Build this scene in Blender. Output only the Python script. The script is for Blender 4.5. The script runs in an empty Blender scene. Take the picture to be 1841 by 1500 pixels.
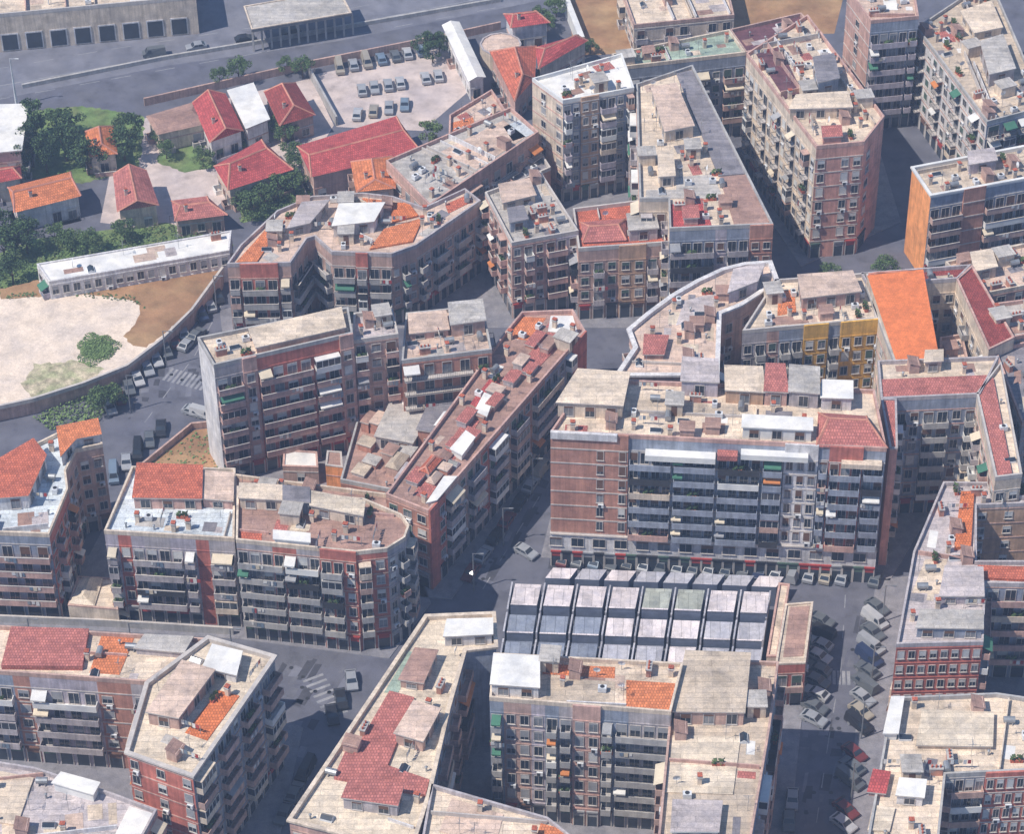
import bpy, math, random
from mathutils import Vector, Matrix
R = math.radians
scene = bpy.context.scene
col = scene.collection

# ---------------------------------------------------------------- camera, sky, sun, exposure
CAM = Vector((0.0, -480.0 * math.cos(R(40)), 480.0 * math.sin(R(40))))
cd = bpy.data.cameras.new('camera')
cd.sensor_width = 36.0
cd.lens = 36.0 * 5035.0 / 1841.0
cd.shift_x = -(1000.0 - 920.5) / 1841.0
cd.clip_start = 1.0
cd.clip_end = 4000.0
cam = bpy.data.objects.new('camera', cd)
cam.location = CAM
cam.rotation_euler = (R(50), 0, 0)
col.objects.link(cam)
scene.camera = cam

SUN_EL, SUN_AZ = 55.0, 26.0            # elevation; direction in which shadows fall, from +X
world = bpy.data.worlds.new('World')
scene.world = world
world.use_nodes = True
wn = world.node_tree
sky = wn.nodes.new('ShaderNodeTexSky')
sky.sky_type = 'NISHITA'
sky.sun_disc = False
sky.sun_elevation = R(SUN_EL)
sky.sun_rotation = R(270 - SUN_AZ)
sky.air_density = 1.3
sky.ozone_density = 6.0
sky.dust_density = 0.0
wn.links.new(sky.outputs[0], wn.nodes['Background'].inputs[0])
wn.nodes['Background'].inputs[1].default_value = 0.10

sd = bpy.data.lights.new('sun', 'SUN')
sd.energy = 4.8
sd.angle = R(0.5)
sd.color = (1.0, 0.92, 0.81)
sun = bpy.data.objects.new('sun', sd)
dv = Vector((math.cos(R(SUN_EL)) * math.cos(R(SUN_AZ)), math.cos(R(SUN_EL)) * math.sin(R(SUN_AZ)), -math.sin(R(SUN_EL))))
sun.rotation_euler = dv.to_track_quat('-Z', 'Y').to_euler()
sun.location = (-200, 0, 250)
col.objects.link(sun)

vs = scene.view_settings
vs.view_transform = 'Standard'
vs.look = 'None'
vs.gamma = 1.0
vs.use_curve_mapping = False
vs.exposure = 0.24

# ---------------------------------------------------------------- materials
MATS = {}
def mat(name, c, rough=0.85, var=0.25, scale=0.6, fine=0.12, streak=0.0, dirt=0.0, metal=0.0, bump=0.0, spec=0.3, sheets=0.0, tint=None, seams=None):
    """plain surface colour with blotches, grain, run-off streaks and stains in world space"""
    m = bpy.data.materials.new(name)
    m.use_nodes = True
    nt = m.node_tree; N = nt.nodes; Lk = nt.links
    b = N['Principled BSDF']
    b.inputs['Roughness'].default_value = rough
    b.inputs['Metallic'].default_value = metal
    b.inputs['Specular IOR Level'].default_value = spec
    geo = N.new('ShaderNodeNewGeometry')
    def noise(sc, detail, mapscale=None):
        n = N.new('ShaderNodeTexNoise'); n.inputs['Scale'].default_value = sc; n.inputs['Detail'].default_value = detail
        n.inputs['Roughness'].default_value = 0.6
        src = geo.outputs['Position']
        if mapscale:
            mp = N.new('ShaderNodeMapping'); mp.inputs['Scale'].default_value = mapscale
            Lk.new(src, mp.inputs['Vector']); src = mp.outputs['Vector']
        Lk.new(src, n.inputs['Vector'])
        return n.outputs['Fac']
    def ramp(v, lo, hi, a, bb):
        r = N.new('ShaderNodeMapRange'); r.inputs[1].default_value = lo; r.inputs[2].default_value = hi
        r.inputs[3].default_value = a; r.inputs[4].default_value = bb
        Lk.new(v, r.inputs[0]); return r.outputs[0]
    def mul(a, b2):
        k = N.new('ShaderNodeMath'); k.operation = 'MULTIPLY'; Lk.new(a, k.inputs[0]); Lk.new(b2, k.inputs[1]); return k.outputs[0]
    f = ramp(noise(scale, 6), 0.3, 0.7, 1 - var, 1 + var)
    f = mul(f, ramp(noise(5.5, 3), 0.25, 0.75, 1 - fine, 1 + fine))
    if streak:
        f = mul(f, ramp(noise(1.0, 4, (2.2, 2.2, 0.12)), 0.35, 0.75, 1 + streak * 0.4, 1 - streak))
    if dirt:
        f = mul(f, ramp(noise(0.33, 8), 0.52, 0.68, 1.0, 1 - dirt))
    if sheets:
        v = N.new('ShaderNodeTexVoronoi'); v.distance = 'CHEBYCHEV'; v.inputs['Scale'].default_value = 0.16
        Lk.new(geo.outputs['Position'], v.inputs['Vector'])
        sx = N.new('ShaderNodeSeparateColor'); Lk.new(v.outputs['Color'], sx.inputs[0])
        f = mul(f, ramp(sx.outputs[0], 0.0, 1.0, 1 - sheets, 1 + sheets * 0.6))
    bumpsrc = None
    if seams:
        sw, sh, mw, cvar, cm = seams
        uv = N.new('ShaderNodeUVMap')
        bt = N.new('ShaderNodeTexBrick'); bt.inputs['Scale'].default_value = 1.0
        bt.inputs['Brick Width'].default_value = sw; bt.inputs['Row Height'].default_value = sh; bt.inputs['Mortar Size'].default_value = mw
        bt.inputs['Color1'].default_value = (1 - cvar, 1 - cvar, 1 - cvar, 1); bt.inputs['Color2'].default_value = (1 + cvar * .8, 1 + cvar * .8, 1 + cvar * .8, 1); bt.inputs['Mortar'].default_value = (cm, cm, cm, 1)
        jit = N.new('ShaderNodeTexNoise'); jit.inputs['Scale'].default_value = 0.7
        ad = N.new('ShaderNodeVectorMath'); ad.operation = 'MULTIPLY_ADD'; ad.inputs[1].default_value = (0.25, 0.25, 0)
        Lk.new(geo.outputs['Position'], jit.inputs['Vector']); Lk.new(jit.outputs['Color'], ad.inputs[0]); Lk.new(uv.outputs[0], ad.inputs[2]); Lk.new(ad.outputs[0], bt.inputs['Vector'])
        bw = N.new('ShaderNodeRGBToBW'); Lk.new(bt.outputs['Color'], bw.inputs[0])
        f = mul(f, bw.outputs[0]); bumpsrc = bt.outputs['Fac']
    rgb = N.new('ShaderNodeMix'); rgb.data_type = 'RGBA'
    rgb.inputs[6].default_value = (*c, 1)
    c2 = tint or (c[0] * 0.75, c[1] * 0.78, c[2] * 0.85)
    rgb.inputs[7].default_value = (*c2, 1)
    Lk.new(ramp(noise(scale * 0.45, 5), 0.4, 0.65, 0.0, 0.8), rgb.inputs[0])
    hv = N.new('ShaderNodeVectorMath'); hv.operation = 'SCALE'
    Lk.new(rgb.outputs[2], hv.inputs[0]); Lk.new(f, hv.inputs['Scale'])
    Lk.new(hv.outputs[0], b.inputs['Base Color'])
    if bump:
        bp = N.new('ShaderNodeBump'); bp.inputs['Strength'].default_value = bump; bp.inputs['Distance'].default_value = 0.08
        Lk.new(noise(3.0, 5), bp.inputs['Height']); Lk.new(bp.outputs[0], b.inputs['Normal'])
    MATS[name] = m
    return m

W = dict(var=0.20, scale=0.6, fine=0.16, streak=0.30, dirt=0.2)
mat('plaster_grey', (0.49, 0.44, 0.44), **W)
mat('plaster_lilac', (0.52, 0.46, 0.50), **W)
mat('plaster_white', (0.72, 0.69, 0.68), **W)
mat('plaster_cream', (0.70, 0.58, 0.46), **W)
mat('plaster_pink', (0.60, 0.38, 0.32), **W)
mat('plaster_tan', (0.56, 0.36, 0.24), **W)
mat('plaster_ochre', (0.74, 0.42, 0.09), **W)
mat('plaster_orange', (0.95, 0.40, 0.15), **W)
mat('plaster_stone', (0.56, 0.375, 0.31), **W)
mat('plaster_bluegrey', (0.33, 0.36, 0.43), **W)
mat('brick_red', (0.56, 0.185, 0.14), **W)
mat('brick_brown', (0.53, 0.26, 0.19), **W)
mat('brick_pink', (0.72, 0.37, 0.29), **W)
mat('concrete', (0.46, 0.44, 0.42), var=0.15, streak=0.2, dirt=0.2)
mat('concrete_dark', (0.20, 0.20, 0.21), var=0.2, streak=0.2)
mat('stone_trim', (0.56, 0.51, 0.47), var=0.12, streak=0.15)
mat('white_paint', (0.78, 0.77, 0.74), var=0.08, fine=0.05, dirt=0.15)
RF = dict(var=0.13, scale=1.6, fine=0.26, dirt=0.30, sheets=0.14, bump=0.35, seams=(5.0, 1.05, 0.035, 0.13, 0.62))
mat('roof_cream', (0.76, 0.62, 0.48), **RF)
mat('roof_pinkish', (0.68, 0.51, 0.41), **RF)
mat('roof_beige', (0.60, 0.49, 0.38), **RF)
mat('roof_grey', (0.52, 0.48, 0.44), **RF)
mat('roof_lilac', (0.56, 0.49, 0.48), **RF)
mat('roof_lightblue', (0.66, 0.71, 0.74), **RF)
mat('roof_white', (0.82, 0.79, 0.74), var=0.1, dirt=0.15, fine=0.1)
mat('roof_brown', (0.42, 0.26, 0.21), **RF)
mat('roof_slate', (0.27, 0.25, 0.27), **RF)
mat('roof_green', (0.38, 0.47, 0.38), **RF)
mat('roof_purple', (0.17, 0.075, 0.09), **RF)
mat('roof_dark', (0.12, 0.12, 0.13), **RF)
mat('roof_yellowish', (0.74, 0.62, 0.48), **RF)
TL = dict(var=0.14, scale=1.4, fine=0.22, dirt=0.25, bump=0.5, seams=(0.42, 0.55, 0.05, 0.22, 0.55))
mat('tile_orange', (0.76, 0.22, 0.08), **TL)
mat('tile_orange_plain', (0.78, 0.22, 0.075), var=0.12, scale=1.2, fine=0.18, dirt=0.15, seams=(0.42, 0.55, 0.03, 0.08, 0.85))
mat('tile_terracotta', (0.62, 0.17, 0.10), **TL)
mat('tile_red', (0.54, 0.105, 0.10), **TL)
mat('tile_rose', (0.54, 0.19, 0.16), **TL)
mat('tile_darkred', (0.34, 0.075, 0.065), **TL)
mat('ridge_clay', (0.55, 0.24, 0.17), var=0.25, fine=0.25)
mat('terrace_orange', (0.76, 0.25, 0.105), **TL)
mat('glass', (0.035, 0.045, 0.06), rough=0.12, var=0.3, spec=0.6)
mat('glass_curtain', (0.22, 0.23, 0.25), rough=0.2, var=0.4, spec=0.6)
mat('shutter_green', (0.08, 0.13, 0.10), var=0.2)
mat('shutter_brown', (0.17, 0.09, 0.06), var=0.2)
mat('shutter_grey', (0.34, 0.34, 0.35), var=0.2)
mat('shutter_white', (0.66, 0.65, 0.62), var=0.12)
mat('metal_dark', (0.06, 0.06, 0.065), rough=0.5, metal=0.3)
mat('metal_grey', (0.36, 0.37, 0.38), rough=0.45, metal=0.5)
mat('metal_white', (0.72, 0.73, 0.74), rough=0.4)
mat('awning_cream', (0.70, 0.60, 0.45), var=0.12)
mat('awning_green', (0.07, 0.20, 0.13), var=0.12)
mat('awning_orange', (0.60, 0.22, 0.07), var=0.12)
mat('awning_white', (0.76, 0.74, 0.70), var=0.1)
mat('awning_red', (0.42, 0.06, 0.05), var=0.12)
mat('asphalt', (0.125, 0.128, 0.165), var=0.2, scale=0.25, fine=0.15, dirt=0.25, tint=(0.14, 0.14, 0.165))
mat('asphalt_dark', (0.20, 0.20, 0.235), var=0.2, scale=0.2, fine=0.12, dirt=0.2)
mat('pavement', (0.25, 0.24, 0.26), var=0.2, fine=0.2, dirt=0.25)
mat('asphalt_patch', (0.075, 0.075, 0.09), var=0.2)
mat('asphalt_worn', (0.15, 0.15, 0.175), var=0.2)
mat('kerb_stone', (0.40, 0.39, 0.40), var=0.15)
mat('sand', (0.80, 0.66, 0.54), var=0.12, scale=0.5, fine=0.2, dirt=0.16, streak=0.12)
mat('earth_brown', (0.34, 0.19, 0.10), var=0.3, scale=0.2, fine=0.2, dirt=0.2, tint=(0.40, 0.27, 0.14))
mat('yard', (0.60, 0.50, 0.46), var=0.2, scale=0.3, fine=0.15, dirt=0.25)
mat('grass_dry', (0.34, 0.34, 0.20), var=0.4, scale=0.8, fine=0.4, tint=(0.62, 0.50, 0.38))
mat('grass', (0.14, 0.22, 0.075), var=0.4, scale=0.5, fine=0.35, bump=0.6, tint=(0.17, 0.19, 0.08))
mat('leaf', (0.11, 0.175, 0.065), var=0.45, scale=0.9, fine=0.4)
mat('leaf_dark', (0.055, 0.10, 0.05), var=0.45, scale=0.9, fine=0.4)
mat('leaf_light', (0.17, 0.25, 0.09), var=0.4, scale=0.9, fine=0.4)
mat('bark', (0.10, 0.07, 0.05), var=0.3)
mat('road_paint', (0.30, 0.30, 0.32), var=0.25, fine=0.25)
mat('rubber', (0.02, 0.02, 0.02), rough=0.9)
mat('soil', (0.12, 0.08, 0.05), var=0.3)
CARS = {'white': (0.46, 0.46, 0.47), 'silver': (0.34, 0.35, 0.37), 'grey': (0.13, 0.14, 0.15), 'black': (0.022, 0.022, 0.026),
        'dark blue': (0.03, 0.045, 0.10), 'red': (0.16, 0.035, 0.035), 'pale blue': (0.18, 0.24, 0.31), 'beige': (0.36, 0.32, 0.26)}
for k, c in CARS.items():
    mat('car_paint_' + k.replace(' ', '_'), c, rough=0.38, var=0.08, fine=0.08, spec=0.5)

# ---------------------------------------------------------------- mesh helpers
class MB:
    def __init__(s): s.v = []; s.f = []; s.m = []; s.slots = []
    def slot(s, name):
        if name not in s.slots: s.slots.append(name)
        return s.slots.index(name)
    def face(s, pts, mt):
        n = len(s.v); s.v += [tuple(p) for p in pts]; s.f.append(tuple(range(n, n + len(pts)))); s.m.append(s.slot(mt))
    def box(s, x0, x1, y0, y1, z0, z1, mt, skip=''):
        n = len(s.v)
        s.v += [(x0, y0, z0), (x1, y0, z0), (x1, y1, z0), (x0, y1, z0), (x0, y0, z1), (x1, y0, z1), (x1, y1, z1), (x0, y1, z1)]
        fs = {'b': (3, 2, 1, 0), 't': (4, 5, 6, 7), 'f': (0, 1, 5, 4), 'r': (1, 2, 6, 5), 'k': (2, 3, 7, 6), 'l': (3, 0, 4, 7)}
        for k, f in fs.items():
            if k not in skip:
                s.f.append(tuple(n + i for i in f)); s.m.append(s.slot(mt))
    def prism(s, poly, z0, z1, mt, top=None, bottom=False):
        n = len(poly)
        for i in range(n):
            a, b = poly[i], poly[(i + 1) % n]
            s.face([(a[0], a[1], z0), (b[0], b[1], z0), (b[0], b[1], z1), (a[0], a[1], z1)], mt)
        s.face([(p[0], p[1], z1) for p in poly], top or mt)
        if bottom: s.face([(p[0], p[1], z0) for p in reversed(poly)], mt)
    def ring(s, outer, inner, z0, z1, mt):
        n = len(outer)
        for i in range(n):
            j = (i + 1) % n
            a, b, c, d = outer[i], outer[j], inner[j], inner[i]
            s.face([(*a, z1), (*b, z1), (*c, z1), (*d, z1)], mt)
            s.face([(*a, z0), (*b, z0), (*b, z1), (*a, z1)], mt)
            s.face([(*c, z0), (*d, z0), (*d, z1), (*c, z1)], mt)
            s.face([(*b, z0), (*a, z0), (*d, z0), (*c, z0)], mt)
    def cyl(s, cx, cy, z0, z1, r0, r1, mt, n=8):
        p0 = [(cx + r0 * math.cos(2 * math.pi * i / n), cy + r0 * math.sin(2 * math.pi * i / n), z0) for i in range(n)]
        p1 = [(cx + r1 * math.cos(2 * math.pi * i / n), cy + r1 * math.sin(2 * math.pi * i / n), z1) for i in range(n)]
        for i in range(n):
            j = (i + 1) % n
            s.face([p0[i], p0[j], p1[j], p1[i]], mt)
        s.face(p1, mt)
    def mesh(s, name):
        me = bpy.data.meshes.new(name)
        me.from_pydata(s.v, [], s.f)
        for sl in s.slots: me.materials.append(MATS[sl])
        me.polygons.foreach_set('material_index', s.m)
        uv = me.uv_layers.new(name='UVMap'); co = []
        V = s.v
        for f in s.f:
            a, b2, c2 = Vector(V[f[0]]), Vector(V[f[1]]), Vector(V[f[2]])
            n = (b2 - a).cross(c2 - a)
            if n.length < 1e-9: n = Vector((0, 0, 1))
            n.normalize()
            u = Vector((0, 0, 1)).cross(n) if abs(n.z) < 0.999 else Vector((1, 0, 0))
            u.normalize(); w = n.cross(u)
            for i in f:
                p = V[i]; co.append(p[0] * u.x + p[1] * u.y + p[2] * u.z); co.append(p[0] * w.x + p[1] * w.y + p[2] * w.z)
        uv.data.foreach_set('uv', co)
        me.update()
        return me
    def build(s, name, parent=None, loc=(0, 0, 0), rz=0.0):
        return put(name, s.mesh(name), parent, loc, rz)

def put(name, me, parent=None, loc=(0, 0, 0), rz=0.0, sc=None):
    o = bpy.data.objects.new(name, me)
    o.location = loc
    if rz: o.rotation_euler = (0, 0, rz)
    if sc: o.scale = sc
    if parent: o.parent = parent
    col.objects.link(o)
    return o

def tag(o, label, cat, group=None, kind=None):
    if label: o['label'] = label
    if cat: o['category'] = cat
    if group: o['group'] = group
    if kind: o['kind'] = kind
    return o

def structure(o):
    o['kind'] = 'structure'
    return o

def area(p): return 0.5 * sum(p[i][0] * p[(i + 1) % len(p)][1] - p[(i + 1) % len(p)][0] * p[i][1] for i in range(len(p)))
def centre(p): return (sum(q[0] for q in p) / len(p), sum(q[1] for q in p) / len(p))
def sub(p, c): return [(q[0] - c[0], q[1] - c[1]) for q in p]
def offset(poly, d):
    """inward for d > 0 (counter-clockwise polygon), mitred"""
    n = len(poly); L = []
    for i in range(n):
        a, b = poly[i], poly[(i + 1) % n]
        dx, dy = b[0] - a[0], b[1] - a[1]; l = math.hypot(dx, dy) or 1e-6
        nx, ny = -dy / l, dx / l
        L.append(((a[0] + nx * d, a[1] + ny * d), (dx / l, dy / l)))
    out = []
    for i in range(n):
        (p, u), (q, v) = L[i - 1], L[i]
        den = u[0] * v[1] - u[1] * v[0]
        if abs(den) < 0.12: out.append(q); continue
        t = ((q[0] - p[0]) * v[1] - (q[1] - p[1]) * v[0]) / den
        nx2, ny2 = p[0] + u[0] * t, p[1] + u[1] * t; o = poly[i]; dl = math.hypot(nx2 - o[0], ny2 - o[1]); lim = 2.2 * abs(d)
        if dl > lim: nx2, ny2 = o[0] + (nx2 - o[0]) * lim / dl, o[1] + (ny2 - o[1]) * lim / dl
        out.append((nx2, ny2))
    return out
def inside(p, poly):
    c = False; n = len(poly)
    for i in range(n):
        a, b = poly[i], poly[i - 1]
        if (a[1] > p[1]) != (b[1] > p[1]) and p[0] < (b[0] - a[0]) * (p[1] - a[1]) / (b[1] - a[1]) + a[0]: c = not c
    return c

# ---------------------------------------------------------------- facade pieces (shared meshes)
LIB = {}
def window_mesh(w, h, kind, frame, shutter):
    key = ('win', round(w, 1), round(h, 1), kind, frame, shutter)
    if key in LIB: return LIB[key]
    m = MB(); t = 0.09
    for x0, x1, z0, z1 in ((-w/2 - t, -w/2, -t, h + t), (w/2, w/2 + t, -t, h + t), (-w/2, w/2, h, h + t)):
        m.box(x0, x1, -0.09, 0.0, z0, z1, frame, 'k')
    m.box(-w/2 - 0.15, w/2 + 0.15, -0.18, 0.0, -0.14, -0.04, frame, 'k')
    m.box(-0.03, 0.03, -0.05, 0.0, 0, h, frame, 'kbt')
    g = 'glass_curtain' if kind == 3 else 'glass'
    m.face([(-w/2, -0.02, 0), (w/2, -0.02, 0), (w/2, -0.02, h), (-w/2, -0.02, h)], g)
    cov = {0: 0.0, 1: 0.45, 2: 1.0, 3: 0.2, 4: 0.7}[kind]
    if cov: m.box(-w/2, w/2, -0.065, -0.03, h * (1 - cov), h, shutter, 'k')
    LIB[key] = m.mesh('window'); return LIB[key]

def balcony_mesh(w, style, mt, depth=1.25):
    key = ('bal', round(w, 1), style, mt, depth)
    if key in LIB: return LIB[key]
    m = MB(); h = w / 2; w = round(w, 1)
    m.box(-h, h, -depth, 0, -0.2, 0, 'stone_trim' if style == 'rail' else mt, 'k')
    if style == 'rail':
        m.box(-h, h, -depth, -depth + 0.05, 0.98, 1.05, 'metal_dark')
        m.box(-h, h, -depth, -depth + 0.04, 0.1, 0.15, 'metal_dark')
        for sx in (-h, h - 0.05):
            m.box(sx, sx + 0.05, -depth, 0, 0.98, 1.05, 'metal_dark')
        n = max(2, int(w / 0.3))
        for i in range(n + 1):
            x = -h + (w - 0.04) * i / n
            m.box(x, x + 0.035, -depth, -depth + 0.03, 0, 1.0, 'metal_dark', 'btk')
    else:
        m.box(-h, h, -depth, -depth + 0.1, 0, 1.0, mt)
        m.box(-h, -h + 0.1, -depth + 0.1, 0, 0, 1.0, mt, 'k')
        m.box(h - 0.1, h, -depth + 0.1, 0, 0, 1.0, mt, 'k')
        if style == 'trim': m.box(-h - 0.02, h + 0.02, -depth - 0.04, -depth + 0.14, 1.0, 1.08, 'stone_trim')
    LIB[key] = m.mesh('balcony'); return LIB[key]

def veranda_mesh(w, mt, depth=1.25):
    key = ('ver', round(w, 1), mt, depth)
    if key in LIB: return LIB[key]
    m = MB(); h = w / 2
    m.box(-h, h, -depth, 0, -0.2, 0.95, mt, 'k'); m.box(-h, h, -depth, 0, 2.3, 2.5, mt, 'k')
    m.box(-h + 0.04, h - 0.04, -depth + 0.05, -0.01, 0.95, 2.3, 'glass', 'ktb')
    n = max(2, int(w / 0.9))
    for i in range(n + 1):
        x = -h + (w - 0.07) * i / n; m.box(x, x + 0.07, -depth + 0.01, -depth + 0.06, 0.95, 2.3, 'white_paint', 'kbt')
    LIB[key] = m.mesh('veranda'); return LIB[key]

def laundry_mesh(k):
    key = ('laundry', k)
    if key in LIB: return LIB[key]
    m = MB(); rg = random.Random(k); x = -0.9
    while x < 0.8:
        w = rg.uniform(0.25, 0.6); m.box(x, x + w, -1.34, -1.31, rg.uniform(0.0, 0.5), 0.98, rg.choice(('awning_white', 'awning_white', 'awning_cream', 'car_paint_pale_blue', 'awning_red', 'shutter_grey'))); x += w + rg.uniform(0.05, 0.2)
    LIB[key] = m.mesh('laundry'); return LIB[key]

def awning_mesh(w, mt):
    key = ('awn', round(w, 1), mt)
    if key in LIB: return LIB[key]
    m = MB(); h = w / 2
    for dz, a in ((0, 0), (-0.05, 1)):
        p = [(-h, -1.5, 1.75 + dz), (h, -1.5, 1.75 + dz), (h, 0, 2.45 + dz), (-h, 0, 2.45 + dz)]
        m.face(p if not a else p[::-1], mt)
    m.box(-h, h, -1.52, -1.5, 1.5, 1.75, mt)
    LIB[key] = m.mesh('awning'); return LIB[key]

def shop_mesh(w, mt):
    key = ('shop', round(w, 1), mt)
    if key in LIB: return LIB[key]
    m = MB(); h = w / 2
    m.box(-h - 0.15, -h, -0.14, 0, 0, 3.1, 'stone_trim', 'k'); m.box(h, h + 0.15, -0.14, 0, 0, 3.1, 'stone_trim', 'k')
    m.box(-h - 0.15, h + 0.15, -0.25, 0, 3.1, 3.4, mt, 'k')
    m.face([(-h, -0.03, 0), (h, -0.03, 0), (h, -0.03, 3.1), (-h, -0.03, 3.1)], 'glass')
    m.box(-h, h, -0.06, -0.035, 2.2, 3.1, mt, 'k')
    LIB[key] = m.mesh('shop_front'); return LIB[key]

def unit_mesh(kind):
    if kind in LIB: return LIB[kind]
    m = MB()
    if kind == 'air_conditioner':
        m.box(-0.45, 0.45, -0.42, -0.04, 0, 0.65, 'metal_white'); m.box(-0.38, 0.1, -0.44, -0.42, 0.06, 0.58, 'metal_dark')
    elif kind == 'roof_unit':
        m.box(-0.6, 0.6, -0.4, 0.4, 0.15, 1.0, 'metal_white'); m.box(-0.6, -0.5, -0.4, 0.4, 0, 0.15, 'metal_grey'); m.box(0.5, 0.6, -0.4, 0.4, 0, 0.15, 'metal_grey')
        m.cyl(0, 0, 1.0, 1.08, 0.32, 0.32, 'metal_dark', 10)
    elif kind == 'chimney':
        m.box(-0.35, 0.35, -0.3, 0.3, 0, 1.5, 'plaster_cream'); m.box(-0.45, 0.45, -0.4, 0.4, 1.5, 1.62, 'concrete')
        m.box(-0.3, -0.2, -0.25, 0.25, 1.62, 1.85, 'concrete'); m.box(0.2, 0.3, -0.25, 0.25, 1.62, 1.85, 'concrete'); m.box(-0.4, 0.4, -0.35, 0.35, 1.85, 1.95, 'tile_terracotta')
    elif kind == 'chimney_wide':
        m.box(-0.9, 0.9, -0.35, 0.35, 0, 1.3, 'brick_brown'); m.box(-1.0, 1.0, -0.45, 0.45, 1.3, 1.45, 'concrete')
        for x in (-0.6, 0.0, 0.6): m.cyl(x, 0, 1.45, 1.85, 0.16, 0.14, 'tile_terracotta')
    elif kind == 'antenna':
        m.cyl(0, 0, 0, 3.2, 0.035, 0.03, 'metal_grey', 5)
        for z, l in ((3.1, 0.7), (2.85, 0.55), (2.6, 0.45)): m.box(-l, l, -0.02, 0.02, z, z + 0.04, 'metal_grey')
        m.box(-0.02, 0.02, -0.6, 0.6, 2.35, 2.39, 'metal_grey')
    elif kind == 'water_tank':
        for sx in (-0.5, 0.4): m.box(sx, sx + 0.1, -0.45, 0.45, 0, 0.35, 'concrete')
        n = 10
        ring = [(0.5 * math.cos(2 * math.pi * i / n), 0.85 + 0.5 * math.sin(2 * math.pi * i / n)) for i in range(n)]
        for i in range(n):
            a, b = ring[i], ring[(i + 1) % n]
            m.face([(-0.8, a[0], a[1]), (-0.8, b[0], b[1]), (0.8, b[0], b[1]), (0.8, a[0], a[1])], 'metal_grey')
        m.face([(-0.8, a, b) for a, b in ring][::-1], 'metal_grey'); m.face([(0.8, a, b) for a, b in ring], 'metal_grey')
    elif kind == 'skylight':
        m.box(-0.9, 0.9, -0.6, 0.6, 0, 0.35, 'metal_white')
        for s in (-1, 1): m.face([(-0.85, 0.55 * s, 0.36), (0.85, 0.55 * s, 0.36), (0.85, 0, 0.75), (-0.85, 0, 0.75)][::s], 'glass')
        for s in (-1, 1): m.face([(0.85 * s, -0.55, 0.36), (0.85 * s, 0.55, 0.36), (0.85 * s, 0, 0.75)][::s], 'metal_white')
    elif kind == 'planter':
        m.box(-0.9, 0.9, -0.3, 0.3, 0, 0.5, 'tile_terracotta')
        rg = random.Random(5)
        for i in range(26):
            x, y, z = rg.uniform(-0.8, 0.8), rg.uniform(-0.3, 0.3), rg.uniform(0.5, 1.3)
            a = rg.uniform(0, 6.28); d = 0.26
            m.face([(x - d * math.cos(a), y - d * math.sin(a), z - d), (x + d * math.cos(a), y + d * math.sin(a), z - d * 0.4), (x + d * math.cos(a), y + d * math.sin(a), z + d), (x - d * math.cos(a), y - d * math.sin(a), z + d * 0.4)], 'leaf')
    elif kind == 'vent_pipe':
        m.cyl(0, 0, 0, 0.9, 0.14, 0.14, 'metal_grey', 8); m.cyl(0, 0, 0.9, 1.1, 0.25, 0.05, 'metal_grey', 8)
    elif kind == 'satellite_dish':
        m.cyl(0, 0, 0, 1.3, 0.04, 0.04, 'metal_grey', 5); n = 12
        c = [(0.55 * math.cos(2 * math.pi * i / n), -0.15 - 0.1 * math.sin(2 * math.pi * i / n), 1.5 + 0.55 * math.sin(2 * math.pi * i / n)) for i in range(n)]
        for i in range(n): m.face([c[i], c[(i + 1) % n], (0, 0.05, 1.48)], 'metal_white')
    elif kind == 'pergola':
        for x in (-1.6, 1.5):
            for y in (-1.1, 1.0): m.box(x, x + 0.1, y, y + 0.1, 0, 2.3, 'white_paint')
        for i in range(7): m.box(-1.8 + i * 0.57, -1.68 + i * 0.57, -1.3, 1.3, 2.4, 2.5, 'white_paint')
        for y in (-1.1, 1.0): m.box(-1.8, 1.8, y, y + 0.1, 2.3, 2.4, 'white_paint')
    elif kind == 'stair_head':
        m.box(-1.3, 1.3, -1.5, 1.5, 0, 2.3, 'plaster_cream'); m.box(-1.5, 1.5, -1.7, 1.7, 2.3, 2.48, 'roof_grey'); m.box(-0.45, 0.45, -1.54, -1.5, 0, 1.95, 'shutter_brown')
    elif kind == 'shed':
        m.box(-1.1, 1.1, -0.8, 0.8, 0, 1.7, 'plaster_stone'); m.face([(-1.25, -1.0, 1.6), (1.25, -1.0, 1.6), (1.25, 0.95, 2.15), (-1.25, 0.95, 2.15)], 'roof_brown'); m.box(-1.1, 1.1, 0.6, 0.8, 1.7, 2.0, 'plaster_stone')
    elif kind == 'lean_to':
        for x in (-1.5, 1.4): m.box(x, x + 0.1, -1.2, -1.1, 0, 2.0, 'metal_grey')
        m.box(-1.7, 1.7, -1.3, 1.3, 2.0, 2.1, 'roof_lilac'); m.box(-1.5, 1.5, 1.0, 1.15, 0, 2.0, 'plaster_stone')
    elif kind == 'clothes_line':
        for x in (-1.6, 1.6): m.box(x - 0.03, x + 0.03, -0.03, 0.03, 0, 1.9, 'metal_grey')
        m.box(-1.6, 1.6, -0.01, 0.01, 1.85, 1.88, 'metal_grey')
        for i, mt in enumerate(('awning_white', 'car_paint_pale_blue', 'awning_cream', 'awning_white', 'awning_red')): m.box(-1.45 + i * 0.6, -0.98 + i * 0.6, -0.02, 0.02, 1.0 + 0.12 * (i % 3), 1.86, mt)
    elif kind == 'sunshade':
        m.cyl(0, 0, 0, 2.3, 0.04, 0.04, 'metal_grey', 5); n = 8
        c = [(1.5 * math.cos(2 * math.pi * (i + .5) / n), 1.5 * math.sin(2 * math.pi * (i + .5) / n), 2.1) for i in range(n)]
        for i in range(n): m.face([c[i], c[(i + 1) % n], (0, 0, 2.65)], 'awning_cream'); m.face([c[(i + 1) % n], c[i], (0, 0, 2.6)], 'awning_cream')
    LIB[kind] = m.mesh(kind); return LIB[kind]

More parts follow.
